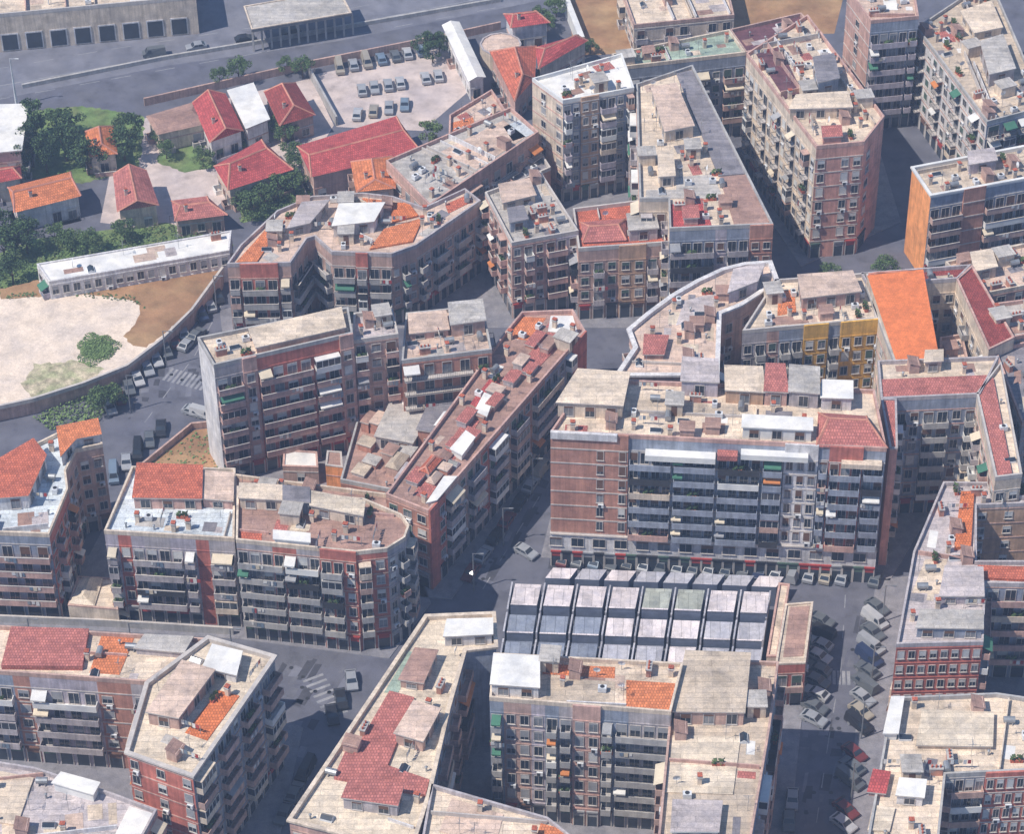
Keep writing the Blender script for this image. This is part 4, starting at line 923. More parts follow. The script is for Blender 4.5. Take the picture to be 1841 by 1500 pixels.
b = bld('apartment_building', 'long beige-roofed wing beside the shaded street with a raised upper deck', [(13.02, -121.77), (25.01, -121.77), (30.02, -94.32), (32.07, -81.11), (18.47, -80.2), (16.01, -92.17)], 22, [None, 'bbwbbwbbwb', 'bbwb', '-', None, 'wbwwbw'], wall='plaster_bluegrey', roof='roof_beige', clutter=10)
hut(b, [(16.62, -92.82), (26.33, -93.03), (27.72, -81.56), (18.76, -81.11)], 2.6, 'plaster_stone', 'roof_beige'); patch(b, [(14.98, -105.87), (24.28, -106.28), (25.9, -95.4), (16.08, -95.18)], 'roof_yellowish', t=0.2); hut(b, [(15.64, -113.95), (21.8, -113.95), (22.49, -108.73), (16.11, -108.52)], 1.2, 'white_paint', 'roof_lilac'); BL.append(b)
b = bld('apartment_building', 'foreground block at the lower edge with cream and orange roof decks', [(-19.08, -122.83), (14.68, -126.64), (-1.14, -110.05), (-17.21, -103.92)], 21, None, wall='plaster_stone', roof='roof_cream', clutter=12)
patch(b, [(-3.59, -117.02), (3.74, -117.02), (0.76, -111.86), (-2.12, -110.86)], 'terrace_orange', t=0.4); patch(b, [(-15.88, -112.06), (-8.27, -115.05), (-7.23, -109.04), (-14.39, -105.98)], 'roof_pinkish', t=0.15); BL.append(b)

# ---------------------------------------------------------------- right-hand block
b = bld('apartment_building', 'block with red brick front, orange roof strips and a tan inner court', [(49.76, -75.44), (62.49, -74.98), (64.29, -62.44), (74.92, -62.69), (75.62, -57.56), (63.52, -57.56), (64.97, -44.96), (77.45, -44.18), (78.06, -39.76), (60.39, -39.49), (54.14, -55.58)], 20,
        ['brick_red:wwwwwwww', 'plaster_bluegrey:bbbb', 'plaster_bluegrey:bbbb', '-', '-', '-', 'plaster_tan:wxwxww', '-', '-', '-'], wall='plaster_stone', roof='roof_lilac', clutter=18, shutter='shutter_white')
patch(b, [(60.48, -54.59), (63.07, -54.09), (65.01, -41.59), (62.94, -41.59)], 'tile_orange', t=0.6, name='tiled_roof'); patch(b, [(63.29, -60.99), (73.38, -61.72), (73.77, -58.79), (63.6, -58.3)], 'tile_terracotta', t=0.5, name='tiled_roof')
hut(b, [(57.06, -66.29), (63.34, -66.29), (63.88, -60.26), (58.55, -60.01)], 1.6, 'plaster_lilac', 'roof_lilac'); hut(b, [(52.89, -73.36), (62.33, -73.59), (62.74, -70.08), (53.81, -69.85)], 2.0, 'plaster_bluegrey', 'roof_grey'); patch(b, [(53.16, -63.89), (57.29, -64.13), (59.26, -56.57), (55.89, -56.57)], 'roof_cream'); BL.append(b)
b = bld('apartment_building', 'white-roofed low annexe on the pavement beside the red brick front', [(49.93, -72.97), (52.01, -72.97), (55.31, -62.32), (53.44, -62.32)], 8, ['w', '-', '-', 'plaster_cream:wwwww'], wall='plaster_cream', roof='roof_white', clutter=0, gf=3.5); BL.append(b)
b = bld('apartment_building', 'cream foreground roof with parapet terraces above a brick courtyard front', [(39.92, -123.9), (49.98, -123.9), (54.17, -101.13), (69.8, -100.09), (71.56, -87.17), (63.19, -85.4), (48.11, -86.29)], 20,
        [None, 'wbwbwb', 'plaster_bluegrey:bbbb brick_red+:wwwwwww', '-', '-'], wall='plaster_stone', roof='roof_cream', clutter=18, shutter='shutter_white')
hut(b, [(46.3, -94.03), (48.03, -94.03), (49.46, -87.17), (48.03, -87.17)], 1.4, 'white_paint', 'roof_white', win=False); hut(b, [(50.85, -95.64), (61.15, -95.85), (62.05, -89.59), (52.28, -89.15)], 0.7, 'plaster_cream', 'roof_yellowish', win=False); hut(b, [(43.2, -104.56), (45.33, -104.87), (46.28, -101.13), (44.31, -100.71)], 0.8, 'plaster_pink', 'tile_red', win=False)
patch(b, [(42.48, -111.17), (45.5, -111.37), (46.65, -107.12), (43.64, -106.61)], 'roof_yellowish', t=0.4); hut(b, [(46.9, -106.1), (50.39, -106.51), (50.99, -103.53), (47.63, -103.21)], 1.8, 'plaster_white', 'roof_white'); BL.append(b)

# ---------------------------------------------------------------- covered market
mk = bpy.data.objects.new('market_hall', None); c0 = (12.27, -50.46); mk.location = (c0[0], c0[1], 0); col.objects.link(mk)
tag(mk, 'covered market hall with a grid of tilted grey roof panels', 'market')
Q = [(-9.11, -62.66), (31.06, -64.58), (33.68, -48.86), (-7.36, -46.83)]
def bil(u, v):
    a = (Q[0][0] * (1 - u) + Q[1][0] * u, Q[0][1] * (1 - u) + Q[1][1] * u); d = (Q[3][0] * (1 - u) + Q[2][0] * u, Q[3][1] * (1 - u) + Q[2][1] * u)
    return (a[0] * (1 - v) + d[0] * v - c0[0], a[1] * (1 - v) + d[1] * v - c0[1])
NC = 8
mrg = random.Random(4)
mat('panel_pale', (0.78, 0.70, 0.70), var=0.14, scale=1.2, fine=0.22, dirt=0.3, seams=(1.5, 9.0, 0.05, 0.16, 0.6))
mat('panel_green', (0.46, 0.48, 0.42), var=0.14, scale=1.2, fine=0.22, dirt=0.3, seams=(1.5, 9.0, 0.05, 0.16, 0.6))
mat('panel_dark', (0.17, 0.20, 0.28), var=0.2)
mat('panel_slate_shade', (0.26, 0.29, 0.36), var=0.18, scale=1.2, fine=0.2, dirt=0.2, seams=(1.5, 9.0, 0.05, 0.16, 0.6))  # rim colour, and the painted shade of the left market cells
mat('panel_grey', (0.48, 0.47, 0.51), var=0.18, scale=1.2, fine=0.2, dirt=0.2, seams=(1.5, 9.0, 0.05, 0.16, 0.6))
m = MB(); base = [bil(0.004, 0.005), bil(0.996, 0.005), bil(0.996, 0.995), bil(0.004, 0.995)]
m.prism(base, 0.0, 2.9, 'concrete_dark', top='roof_dark'); m.build('wall', mk)
# stepped rows, front to back: (v0, v1, front height, back height)
for i in range(NC):
    for j, (v0, v1, zf, zb) in enumerate(((0.01, 0.24, 4.0, 4.3), (0.29, 0.53, 5.2, 5.5), (0.59, 0.97, 6.6, 5.5))):
        u0, u1 = (i + 0.19) / NC, (i + 0.99) / NC
        p = [bil(u0, v0), bil(u1, v0), bil(u1, v1), bil(u0, v1)]
        if j == 2: tm = 'panel_green' if i in (4, 5) else 'panel_pale'
        else: tm = 'panel_slate_shade' if i < 3 else mrg.choice(('panel_grey', 'panel_pale', 'panel_pale'))  # shade over the left columns is put into the panel colour
        m = MB(); T = [(*p[0], zf), (*p[1], zf), (*p[2], zb), (*p[3], zb)]; B = [(*q, 2.95) for q in p]
        m.face(T, tm)
        for k in range(4):
            l = (k + 1) % 4; m.face([B[k], B[l], T[l], T[k]], 'panel_dark')
        # raised rim along the front edge
        d = (p[3][0] - p[0][0], p[3][1] - p[0][1]); L0 = math.hypot(*d); d = (d[0] / L0 * 0.3, d[1] / L0 * 0.3)
        m.prism([p[0], p[1], (p[1][0] + d[0], p[1][1] + d[1]), (p[0][0] + d[0], p[0][1] + d[1])], zf - 0.2, zf + 0.14, 'panel_slate_shade', top='panel_pale')
        m.build('roof_panel', mk)
for i in range(NC + 1):
    for v0, v1, zt in ((0.0, 0.26, 4.5), (0.28, 0.55, 5.7), (0.58, 0.97, 5.9)):
        uu = (i + 0.1) / NC if i < NC else 0.998
        a, d = bil(uu, v0), bil(uu, v1); t = 0.13
        m = MB(); m.prism([(a[0] - t, a[1]), (a[0] + t, a[1]), (d[0] + t, d[1]), (d[0] - t, d[1])], 2.95, zt, 'panel_grey'); m.build('roof_rib', mk)
Q = [(-2.29, -44.62), (34.91, -46.79), (36.3, -44.11), (-1.06, -41.92)]
for i in range(NC):
    u0, u1 = (i + 0.12) / NC, (i + 0.95) / NC; p = [bil(u0, 0), bil(u1, 0), bil(u1, 1), bil(u0, 1)]; zf, zb = 4.2, 3.9
    m = MB(); T = [(*p[0], zf), (*p[1], zf), (*p[2], zb), (*p[3], zb)]; B = [(*q, 0.0) for q in p]
    m.face(T, mrg.choice(('panel_grey', 'panel_pale', 'panel_grey')))
    for k in range(4):
        l = (k + 1) % 4; m.face([B[k], B[l], T[l], T[k]], 'panel_dark')
    m.build('roof_panel', mk)
b = bld('market_annexe', 'narrow tan-roofed annexe beside the market hall', [(33, -68.58), (37.54, -68.34), (39.64, -55.05), (35.32, -55.54)], 9, ['brick_red:bb', 'ww'], wall='plaster_stone', roof='roof_beige', clutter=0, par_h=0.3, cat='shed'); patch(b, [(34.27, -66.92), (37.31, -66.68), (39.08, -55.79), (35.98, -56.03)], 'roof_brown'); BL.append(b)
b = bld('market_annexe', 'slim cream-roofed strip between market hall and tan annexe', [(32.07, -63.91), (33.77, -63.91), (36.66, -47.89), (34.93, -47.63)], 6, ['x'], wall='plaster_cream', roof='roof_cream', clutter=0, par_h=0.3, gf=0, cat='shed'); BL.append(b)

# ---------------------------------------------------------------- low houses, sheds and yards at the upper left
def rowlab(): pass
house('house', 'long faded pink striped roof house next to the bright red gable', [(-76.67, 79.03), (-67.42, 82.82), (-70.55, 90.54), (-79.53, 85.51)], 4.5, 1.0, 'plaster_cream', 'roof_brown', chim=0)
house('house', 'small gabled house with vivid red roof touching the white-roofed one', [(-66.27, 75.66), (-60.04, 79.8), (-64.61, 92.53), (-70.93, 89.4)], 5, 2.0, 'plaster_white', 'tile_red', hip=0.0)
house('house', 'white flat-roofed house between the two red gables', [(-59.52, 79.07), (-55.09, 82.49), (-59.37, 95.31), (-64.36, 92.55)], 5.5, 0.0, 'plaster_white', 'roof_white', flat=True, chim=0)
house('house', 'hip-roofed dark red house beside the parking yard', [(-53.32, 81.32), (-46.5, 85.15), (-51.19, 96.47), (-57.28, 93.31)], 5, 2.2, 'plaster_stone', 'tile_darkred')
house('house', 'big red hipped roof by the green hedge', [(-61.25, 59.94), (-49.49, 66.8), (-56.38, 76.79), (-64.69, 67.89)], 5, 2.4, 'plaster_cream', 'tile_red')
house('shed', 'large plain rose-red shed roof behind the speckled orange house', [(-45.82, 62.83), (-25.51, 71.23), (-30.88, 83.27), (-49.25, 73.09)], 6, 1.2, 'plaster_stone', 'tile_red', chim=0, cat='shed', hip=0.1)
house('house', 'small square orange-roofed cottage among dark trees', [(-88.74, 71.55), (-83.38, 72.67), (-85.37, 82.06), (-90.7, 80.16)], 4.5, 1.6, 'plaster_cream', 'terrace_orange')
house('house', 'long orange-roofed house at the western edge', [(-100.07, 52.86), (-88.42, 58.15), (-91.55, 66.07), (-102.52, 61.01)], 5, 1.6, 'plaster_white', 'terrace_orange', hip=0.1)
house('house', 'small red roof cut by the western picture edge above the orange-roofed house', [(-108.16, 61.19), (-100.24, 63.89), (-101.3, 68.26), (-108.99, 66.43)], 5, 1.2, 'plaster_cream', 'tile_red', chim=0)
house('house', 'narrow rose-red house with shaded flank', [(-81.2, 53.21), (-73.62, 55.32), (-77.13, 66.43), (-83.39, 65.34)], 5, 1.8, 'plaster_cream', 'tile_rose', hip=0.0)
house('house', 'low dull red roof beside the grassy bank', [(-70.42, 51.45), (-60.75, 53.54), (-65.24, 59.56), (-71.74, 58.13)], 4, 1.0, 'plaster_stone', 'tile_rose', chim=1)
house('warehouse', 'white flat-roofed warehouse at the western edge', [(-108.66, 66.86), (-100.52, 68.33), (-101.54, 84.11), (-111.33, 83.73)], 8, 0.0, 'plaster_cream', 'roof_white', flat=True, chim=0, cat='warehouse')
b = bld('garden_pavilion', 'long low white-roofed pavilion above the garden terrace', [(-90.18, 29.19), (-58.97, 38.47), (-59.11, 44.57), (-93.1, 34.46)], 7, ['w' * 17], wall='plaster_white', roof='roof_white', par='plaster_white', par_h=0.25, clutter=3, gf=3.3, cat='pavilion'); BL.append(b)
house('shed', 'long white shed roof beside the parking yard', [(-17.29, 96.87), (-13.82, 98.46), (-19.63, 118.98), (-23.2, 117.72)], 5, 0.6, 'plaster_white', 'roof_white', chim=0, cat='shed', hip=0.0)
house('house', 'red hipped villa roof left of the white-roofed block', [(-8.1, 88.28), (-4.15, 96.53), (-3.89, 108.24), (-13.29, 106.19)], 6, 2.0, 'plaster_pink', 'tile_terracotta')
house('house', 'red wing roof pointing towards the brown field', [(-3.51, 99.72), (6.46, 110.3), (4.47, 112.37), (-4.22, 107.83)], 6, 1.4, 'plaster_cream', 'tile_red', chim=0)
house('house', 'small red-tiled house by the white garden wall', [(-9.19, 114.86), (-1.12, 116.96), (-4.3, 121.61), (-10.72, 120.34)], 6, 1.4, 'plaster_white', 'tile_red')
b = bld('pavilion', 'round pale roof pavilion in the villa garden', [((-11.19, 112.21)[0] + 4.2 * math.cos(k * math.pi / 6), (-11.19, 112.21)[1] + 4.2 * math.sin(k * math.pi / 6)) for k in range(12)], 4, None, wall='plaster_cream', roof='roof_pinkish', clutter=0, auto=False, gf=0, par_h=0.2, cat='pavilion'); BL.append(b)
wall_run('garden_wall', 'tall white wall at the edge of the brown field', [(1.39, 134.72), (5.18, 116.29)], 3.0, 1.2, 'white_paint')
b = bld('warehouse', 'large cream flat-roofed warehouse beyond the brown field', [(15.66, 114.52), (35.98, 118.3), (34.58, 136.91), (12.61, 132.5)], 7, None, wall='plaster_cream', roof='roof_cream', clutter=3, gf=0, cat='warehouse'); BL.append(b)
b = bld('depot', 'cream depot with dark open bays facing the wide road', [(-118.26, 114.24), (-73.09, 122.28), (-76.02, 138), (-121.02, 131.37)], 9, None, wall='plaster_cream', roof='roof_cream', clutter=6, gf=0, cat='depot', auto=False)
A = b.poly[0]; Z = b.poly[1]
for k in range(9):
    t = (k + 0.6) / 9.4; w = 1.75
    m = MB(); m.box(-w, w, -0.1, 0.0, 0.3, 4.2, 'plaster_white', 'k'); m.box(-w + 0.25, w - 0.25, -0.14, -0.1, 0.4, 3.9, 'glass', 'k')
    m.build('bay_door', b.root, (A[0] + (Z[0] - A[0]) * t - b.c[0], A[1] + (Z[1] - A[1]) * t - b.c[1] - 0.02, 0.05), math.atan2(Z[1] - A[1], Z[0] - A[0]))
BL.append(b)
b = bld('canopy', 'grey platform canopy standing on posts beside the wide road', [(-61.36, 114.45), (-41.56, 120.76), (-44.58, 129.79), (-63.69, 123.32)], 6, ['-', '-', '-', '-'], wall='concrete_dark', roof='roof_grey', clutter=0, z0=5.2, par_h=0.2, cat='canopy')
for k in range(12):
    t = k / 11; A, Z = b.poly[0], b.poly[1]
    m = MB(); m.box(-0.2, 0.2, -0.2, 0.2, -5.2, 0, 'concrete'); m.build('post', b.root, (A[0] + (Z[0] - A[0]) * t - b.c[0], A[1] + (Z[1] - A[1]) * t - b.c[1] + 1.2, 0))
for b in BL: finish(b)

# ---------------------------------------------------------------- trees
def crown_mesh(seed, mt, n=1300, r=3.0, h=4.2):
    rg = random.Random(seed); m = MB()
    clumps = []
    for _ in range(16):
        a = rg.uniform(0, 6.28); e = rg.uniform(-0.5, 1.4); d = rg.uniform(0.45, 0.95)
        clumps.append((r * d * math.cos(a) * math.cos(e) , r * d * math.sin(a) * math.cos(e), h * 0.5 + h * 0.42 * math.sin(e), rg.uniform(0.7, 1.25)))
    for _ in range(n):
        cx, cy, cz, cr = rg.choice(clumps)
        while True:
            x, y, z = (rg.uniform(-1, 1) for _ in range(3))
            q = x * x + y * y + z * z
            if 0.25 < q < 1: break
        p = Vector((cx + x * cr, cy + y * cr, cz + z * cr * 0.8))
        a = Vector((rg.gauss(0, 1), rg.gauss(0, 1), rg.gauss(0, 1))).normalized(); b2 = a.orthogonal().normalized(); s = rg.uniform(0.12, 0.26)
        c2 = a.cross(b2).normalized()
        m.face([p - b2 * s, p - c2 * s * 0.6, p + b2 * s, p + c2 * s * 0.6], rg.choice(mt))
    return m.mesh('crown')
def trunk_mesh(h, r):
    m = MB(); m.cyl(0, 0, 0, h, r, r * 0.6, 'bark', 7)
    for k in range(4):
        a = k * 1.6; n = 5
        d = Vector((math.cos(a) * 0.8, math.sin(a) * 0.8, 1)).normalized(); p0 = Vector((0, 0, h * 0.8)); p1 = p0 + d * h * 0.7; o = d.orthogonal().normalized(); o2 = d.cross(o)
        for i in range(n):
            t0, t1 = 2 * math.pi * i / n, 2 * math.pi * (i + 1) / n
            f = lambda p, t, rr: p + (o * math.cos(t) + o2 * math.sin(t)) * rr
            m.face([f(p0, t0, r * .5), f(p0, t1, r * .5), f(p1, t1, r * .2), f(p1, t0, r * .2)], 'bark')
    return m.mesh('trunk')
TRK = trunk_mesh(2.6, 0.22)
CR = {k: [crown_mesh(s + i, mt, 1900, 3.0, hgt) for i in range(3)] for k, s, mt, hgt in (('dark', 1, ('leaf_dark', 'leaf_dark', 'leaf'), 4.6), ('green', 20, ('leaf', 'leaf', 'leaf_dark', 'leaf_light'), 4.2), ('light', 40, ('leaf_light', 'leaf'), 4.0))}
TALL = [crown_mesh(70 + i, ('leaf_dark', 'leaf_dark', 'leaf'), 1500, 1.7, 8.0) for i in range(2)]
trg = random.Random(9)
def tree(p, kind, s, label, z=0.0, group=None, tall=False):
    o = bpy.data.objects.new('tree', None); o.location = (p[0], p[1], z); col.objects.link(o)
    o.rotation_euler = (0, 0, trg.uniform(0, 6.28)); o.scale = (s, s, s * trg.uniform(0.9, 1.1))
    tag(o, label, 'tree', group)
    put('trunk', TRK, o)
    put('crown', trg.choice(TALL) if tall else trg.choice(CR[kind]), o, (0, 0, 1.6 if not tall else 0.6))
    return o
ORD = ['first', 'second', 'third', 'fourth', 'fifth', 'sixth', 'seventh', 'eighth', 'ninth', 'tenth', 'eleventh', 'twelfth', 'thirteenth', 'fourteenth', 'fifteenth', 'sixteenth', 'seventeenth', 'eighteenth', 'nineteenth', 'twentieth']
def grove(pts, kind, smin, smax, text, group, z=0.0, tall=False):
    for i, p in enumerate(pts):
        tree(p, kind, trg.uniform(smin, smax), '%s, %s from %s' % (text[0], ORD[i], text[1]), z, group, tall)
grove([(-101.08, 44.47), (-98.42, 36.91), (-97.36, 47.04), (-102.37, 49.62)], 'dark', 1.0, 1.4, ('dark dense tree at the western edge above the garden', 'picture edge'), 'dark trees above the garden')
grove([(-89.23, 47.55), (-85.51, 46.52), (-92.59, 49.62), (-79.81, 50.31)], 'green', 0.7, 1.0, ('green tree behind the white-roofed pavilion', 'western end'), 'trees behind the pavilion')
grove([(-100.3, 74.7), (-99.49, 80.31), (-101.09, 69.17), (-97.37, 72.84), (-101.64, 84.11)], 'dark', 1.0, 1.3, ('tall dark conifer beside the white warehouse', 'warehouse wall'), 'conifers by the warehouse', tall=True)
grove([(-97.04, 86.02), (-94.07, 84.11), (-91.23, 74.7), (-82.45, 81.83), (-82.91, 76.56), (-89.27, 71.92), (-94.14, 76.56)], 'dark', 0.8, 1.2, ('dark garden tree around the orange cottage', 'conifers'), 'trees around the orange cottage')
grove([(-74.99, 77.49), (-67.75, 74.7), (-77.06, 81.83)], 'green', 0.6, 0.8, ('garden tree on the lawn south of the striped roof', 'orange cottage'), 'trees on the lawn')
grove([(-52.27, 81.83), (-50.82, 76.56), (-49.99, 72.47), (-53.6, 85.07)], 'green', 0.7, 1.0, ('small tree between the hipped roof and the rose-red shed', 'parking yard'), 'trees between the red roofs')
grove([(-58.54, 60.5), (-55.52, 61.93), (-52.54, 64.08), (-49.47, 65.17), (-56.72, 57.48)], 'green', 0.7, 1.0, ('green shrub-like tree on the bank behind the horseshoe block', 'dull red roof'), 'trees on the bank')
grove([(-67.19, 103.31), (-63.37, 104.12), (-54.16, 107.36), (-50.7, 105.74)], 'green', 0.6, 0.9, ('small tree on the verge of the wide road', 'vivid red gable'), 'trees on the road verge')
grove([(-26.48, 113.93), (-24.93, 111.45), (-23.67, 114.35)], 'dark', 0.7, 0.9, ('dark tree in the corner of the parking yard', 'white shed'), 'trees in the parking yard')
grove([(-24.57, 81.83)], 'light', 0.8, 0.9, ('olive green tree beside the rose-red shed', 'shed gable'), 'olive trees by the shed')
grove([(0.56, 111.45), (2.81, 112.69), (5.07, 113.93), (6.99, 114.76)], 'green', 0.5, 0.7, ('clipped tree along the edge of the brown field', 'villa roof'), 'trees along the brown field')
grove([(-3.44, 126.57), (-1.71, 123.37), (0, 128.72)], 'green', 0.6, 0.8, ('small tree in the villa garden', 'small red-tiled house'), 'villa garden trees')
grove([(-77.84, 1.19), (-76.01, 1.78)], 'green', 0.7, 0.9, ('dark street tree on the corner below the garden', 'garden wall'), 'street trees at the garden corner')
grove([(49.5, 37.41), (59.81, 39.75)], 'green', 0.7, 0.9, ('tree in the shaded garden below the pink brick end', 'cream side wall'), 'trees in the shaded garden')

# oval clipped hedge in the sandy garden
hc = (-80.3, 14.88); m = MB(); rg = random.Random(3)
n = 36
for k in range(1600):
    a = rg.uniform(0, 6.28); d = math.sqrt(rg.random()); rj = 1 + 0.13 * math.sin(3 * a + 1) + 0.09 * math.sin(7 * a); x, y = 3.6 * rj * d * math.cos(a), 4.4 * rj * d * math.sin(a); z = 0.45 * (1 - d ** 4) + rg.uniform(-0.1, 0.15)
    v = Vector((rg.gauss(0, .5), rg.gauss(0, .5), 1)).normalized(); t = v.orthogonal().normalized(); w = v.cross(t); s = rg.uniform(0.1, 0.22); p = Vector((x, y, max(0.1, z)))
    m.face([p - t * s, p - w * s * .7, p + t * s, p + w * s * .7], 'leaf_light')
m.cyl(0, 0, 0, 0.3, 2.9, 2.7, 'grass', 24)
o = m.build('hedge', None, (hc[0], hc[1], 3.0)); tag(o, 'oval clipped green bed in the sandy garden', 'hedge')

# ---------------------------------------------------------------- cars
def car_meshes(paint, van=False):
    key = ('car', paint, van)
    if key in LIB: return LIB[key]
    w = 0.88; pm = 'car_paint_' + paint.replace(' ', '_')
    if van: prof = [(-2.4, 0.35), (2.3, 0.35), (2.35, 0.95), (1.75, 1.15), (1.2, 1.95), (-2.35, 2.0), (-2.4, 0.8)]
    else: prof = [(-2.05, 0.32), (2.05, 0.32), (2.1, 0.68), (1.95, 0.82), (1.0, 0.95), (0.35, 1.42), (-1.15, 1.45), (-1.85, 1.0), (-2.1, 0.9)]
    m = MB(); top = lambda z: w - max(0, z - 0.95) * 0.28
    for i in range(len(prof)):
        a, b2 = prof[i], prof[(i + 1) % len(prof)]
        m.face([(a[0], -top(a[1]), a[1]), (b2[0], -top(b2[1]), b2[1]), (b2[0], top(b2[1]), b2[1]), (a[0], top(a[1]), a[1])][::-1], pm)
    m.face([(p[0], -top(p[1]), p[1]) for p in prof], pm); m.face([(p[0], top(p[1]), p[1]) for p in reversed(prof)], pm)
    body = m.mesh('body')
    m = MB(); e = 0.012
    def quad(i, j, f0, f1, inset):
        a, b2 = prof[i], prof[j]
        A = (a[0] + (b2[0] - a[0]) * f0, a[1] + (b2[1] - a[1]) * f0); B = (a[0] + (b2[0] - a[0]) * f1, a[1] + (b2[1] - a[1]) * f1)
        dx, dz = b2[0] - a[0], b2[1] - a[1]; l = math.hypot(dx, dz); nx, nz = dz / l * e, -dx / l * e
        if nz < 0: nx, nz = -nx, -nz
        m.face([(A[0] + nx, -top(A[1]) + inset, A[1] + nz), (A[0] + nx, top(A[1]) - inset, A[1] + nz), (B[0] + nx, top(B[1]) - inset, B[1] + nz), (B[0] + nx, -top(B[1]) + inset, B[1] + nz)], 'glass')
    if van:
        quad(3, 4, 0.1, 0.9, 0.1)
        for s in (-1, 1): m.face([(1.5, s * (top(1.2) + e), 1.2), (0.5, s * (top(1.2) + e), 1.2), (0.5, s * (top(1.75) + e), 1.75), (1.15, s * (top(1.75) + e), 1.75)][::s], 'glass')
    else:
        quad(4, 5, 0.08, 0.92, 0.1); quad(6, 7, 0.1, 0.9, 0.12)
        for s in (-1, 1):
            for x0, x1, x2, x3 in ((0.85, -0.28, -0.28, 0.35), (-0.36, -1.55, -1.1, -0.36)):
                m.face([(x0, s * (top(1.0) + e), 1.0), (x1, s * (top(1.0) + e), 1.0), (x2, s * (top(1.36) + e), 1.36), (x3, s * (top(1.36) + e), 1.36)][::s], 'glass')
    glass = m.mesh('windows')
    m = MB(); nn = 10; r = 0.32
    ring = [(r * math.cos(2 * math.pi * i / nn), r + r * math.sin(2 * math.pi * i / nn)) for i in range(nn)]
    for i in range(nn):
        a, b2 = ring[i], ring[(i + 1) % nn]; m.face([(a[0], -0.1, a[1]), (b2[0], -0.1, b2[1]), (b2[0], 0.1, b2[1]), (a[0], 0.1, a[1])], 'rubber')
    m.face([(a, -0.1, b2) for a, b2 in ring], 'metal_grey'); m.face([(a, 0.1, b2) for a, b2 in reversed(ring)], 'metal_grey')
    LIB[key] = (body, glass, m.mesh('wheel'))
    return LIB[key]
crg = random.Random(21)
NAMES = ['white', 'white', 'silver', 'silver', 'silver', 'grey', 'grey', 'grey', 'black', 'black', 'black', 'dark blue', 'pale blue', 'beige', 'silver', 'grey', 'red']
def car(p, ang, label_tail, colr=None, z=0.0, group=None):
    if group and 'yard' in group: colr = crg.choice(('white', 'silver', 'silver', 'white', 'beige', 'pale blue', 'grey'))
    colr = colr or crg.choice(NAMES); van = crg.random() < 0.12
    bm, gm, wm = car_meshes(colr, van)
    o = bpy.data.objects.new('van' if van else 'car', None); o.location = (p[0], p[1], z); o.rotation_euler = (0, 0, ang); col.objects.link(o)
    tag(o, '%s %s %s' % (colr, 'van' if van else 'car', label_tail), 'van' if van else 'car', group)
    put('body', bm, o); put('windows', gm, o)
    for x in (-1.3, 1.3):
        for y in (-0.8, 0.8): put('wheel', wm, o, (x, y, 0))
def row(a, b2, n, tail, group, turn=0.0, skip=0.12, z=0.006):
    ang = math.atan2(b2[1] - a[1], b2[0] - a[0]); k = 0
    for i in range(n):
        if crg.random() < skip: continue
        t = (i + 0.5) / n + crg.uniform(-0.06, 0.06) / n
        car((a[0] + (b2[0] - a[0]) * t, a[1] + (b2[1] - a[1]) * t), ang + turn + crg.uniform(-0.05, 0.05) + (math.pi if crg.random() < 0.3 else 0), tail.replace('#', ORD[k]), None, z, group); k += 1
row((51.05, -46.03), (41.61, -94.46), 17, 'parked askew outside the cream foreground roof, # going south', 'cars along the eastern street', turn=0.9)
row((41.99, -49.2), (38.89, -73.33), 9, 'in the shade by the market annexe, # going south', 'cars beside the annexe', turn=1.1)
row((37.3, -74.49), (33.6, -94.46), 5, 'in the dark street under the beige-roofed wing, # going south', 'cars under the beige wing', turn=0.05)
row((-14.68, -41.8), (-1.4, -11.93), 7, 'parked along the dark side of the diagonal street, # going uphill', 'cars on the diagonal street')
row((-6.77, -33.02), (-2.69, -36.59), 1, 'at the brick corner of the central block, # from the kerb', 'cars at the brick corner', skip=0)
row((0, -36.06), (52.56, -41.03), 20, 'parked in front of the central block, # from the brick corner', 'cars before the central block', turn=1.3, skip=0.05)
row((-60.34, 34.42), (-77.31, 0.74), 13, 'parked under the garden wall, # going downhill', 'cars under the garden wall', turn=0.8)
row((-65.74, 18.32), (-63.26, 23.07), 2, 'on the road above the zebra crossing, # from the crossing', 'cars above the crossing', skip=0)
row((-66.5, -2.22), (-74.66, -17.03), 5, 'beside the bare plot, # going downhill', 'cars beside the bare plot', turn=0.6)
row((-63.04, 1.19), (-59.55, -0.3), 2, 'standing at the foot of the tall slab, # from the crossing', 'cars by the tall slab', skip=0)
row((-30.92, -62.13), (-35.97, -76.78), 4, 'by the lower zebra crossing, # going south', 'cars by the lower crossing', turn=0.5)
row((-36.58, -80.19), (-40.56, -93.39), 3, 'in the shaded lower street, # going south', 'cars in the lower street')
row((-84.47, -54.19), (-50.27, -56.9), 7, 'in front of the low boundary wall, # from the western edge', 'cars before the boundary wall')
row((-44.72, 108.18), (-25.97, 115.59), 7, 'at the back of the parking yard, # from the west', 'cars at the back of the yard', turn=1.4, z=0.02)
row((-39.8, 100.11), (-22.3, 106.14), 7, 'in the middle of the parking yard, # from the west', 'cars in the middle of the yard', turn=1.4, z=0.02)
row((-40.42, 91.43), (-28.57, 95.75), 4, 'at the front of the parking yard, # from the west', 'cars at the front of the yard', turn=1.2, z=0.02)
row((38.8, 44.47), (33.87, 69.17), 5, 'in the dark street behind the brown roof strip, # going north', 'cars in the dark back street')
row((-95.23, 109.81), (-50.21, 123.37), 5, 'driving on the wide road, # from the west', 'cars on the wide road', skip=0.2, z=0.01)

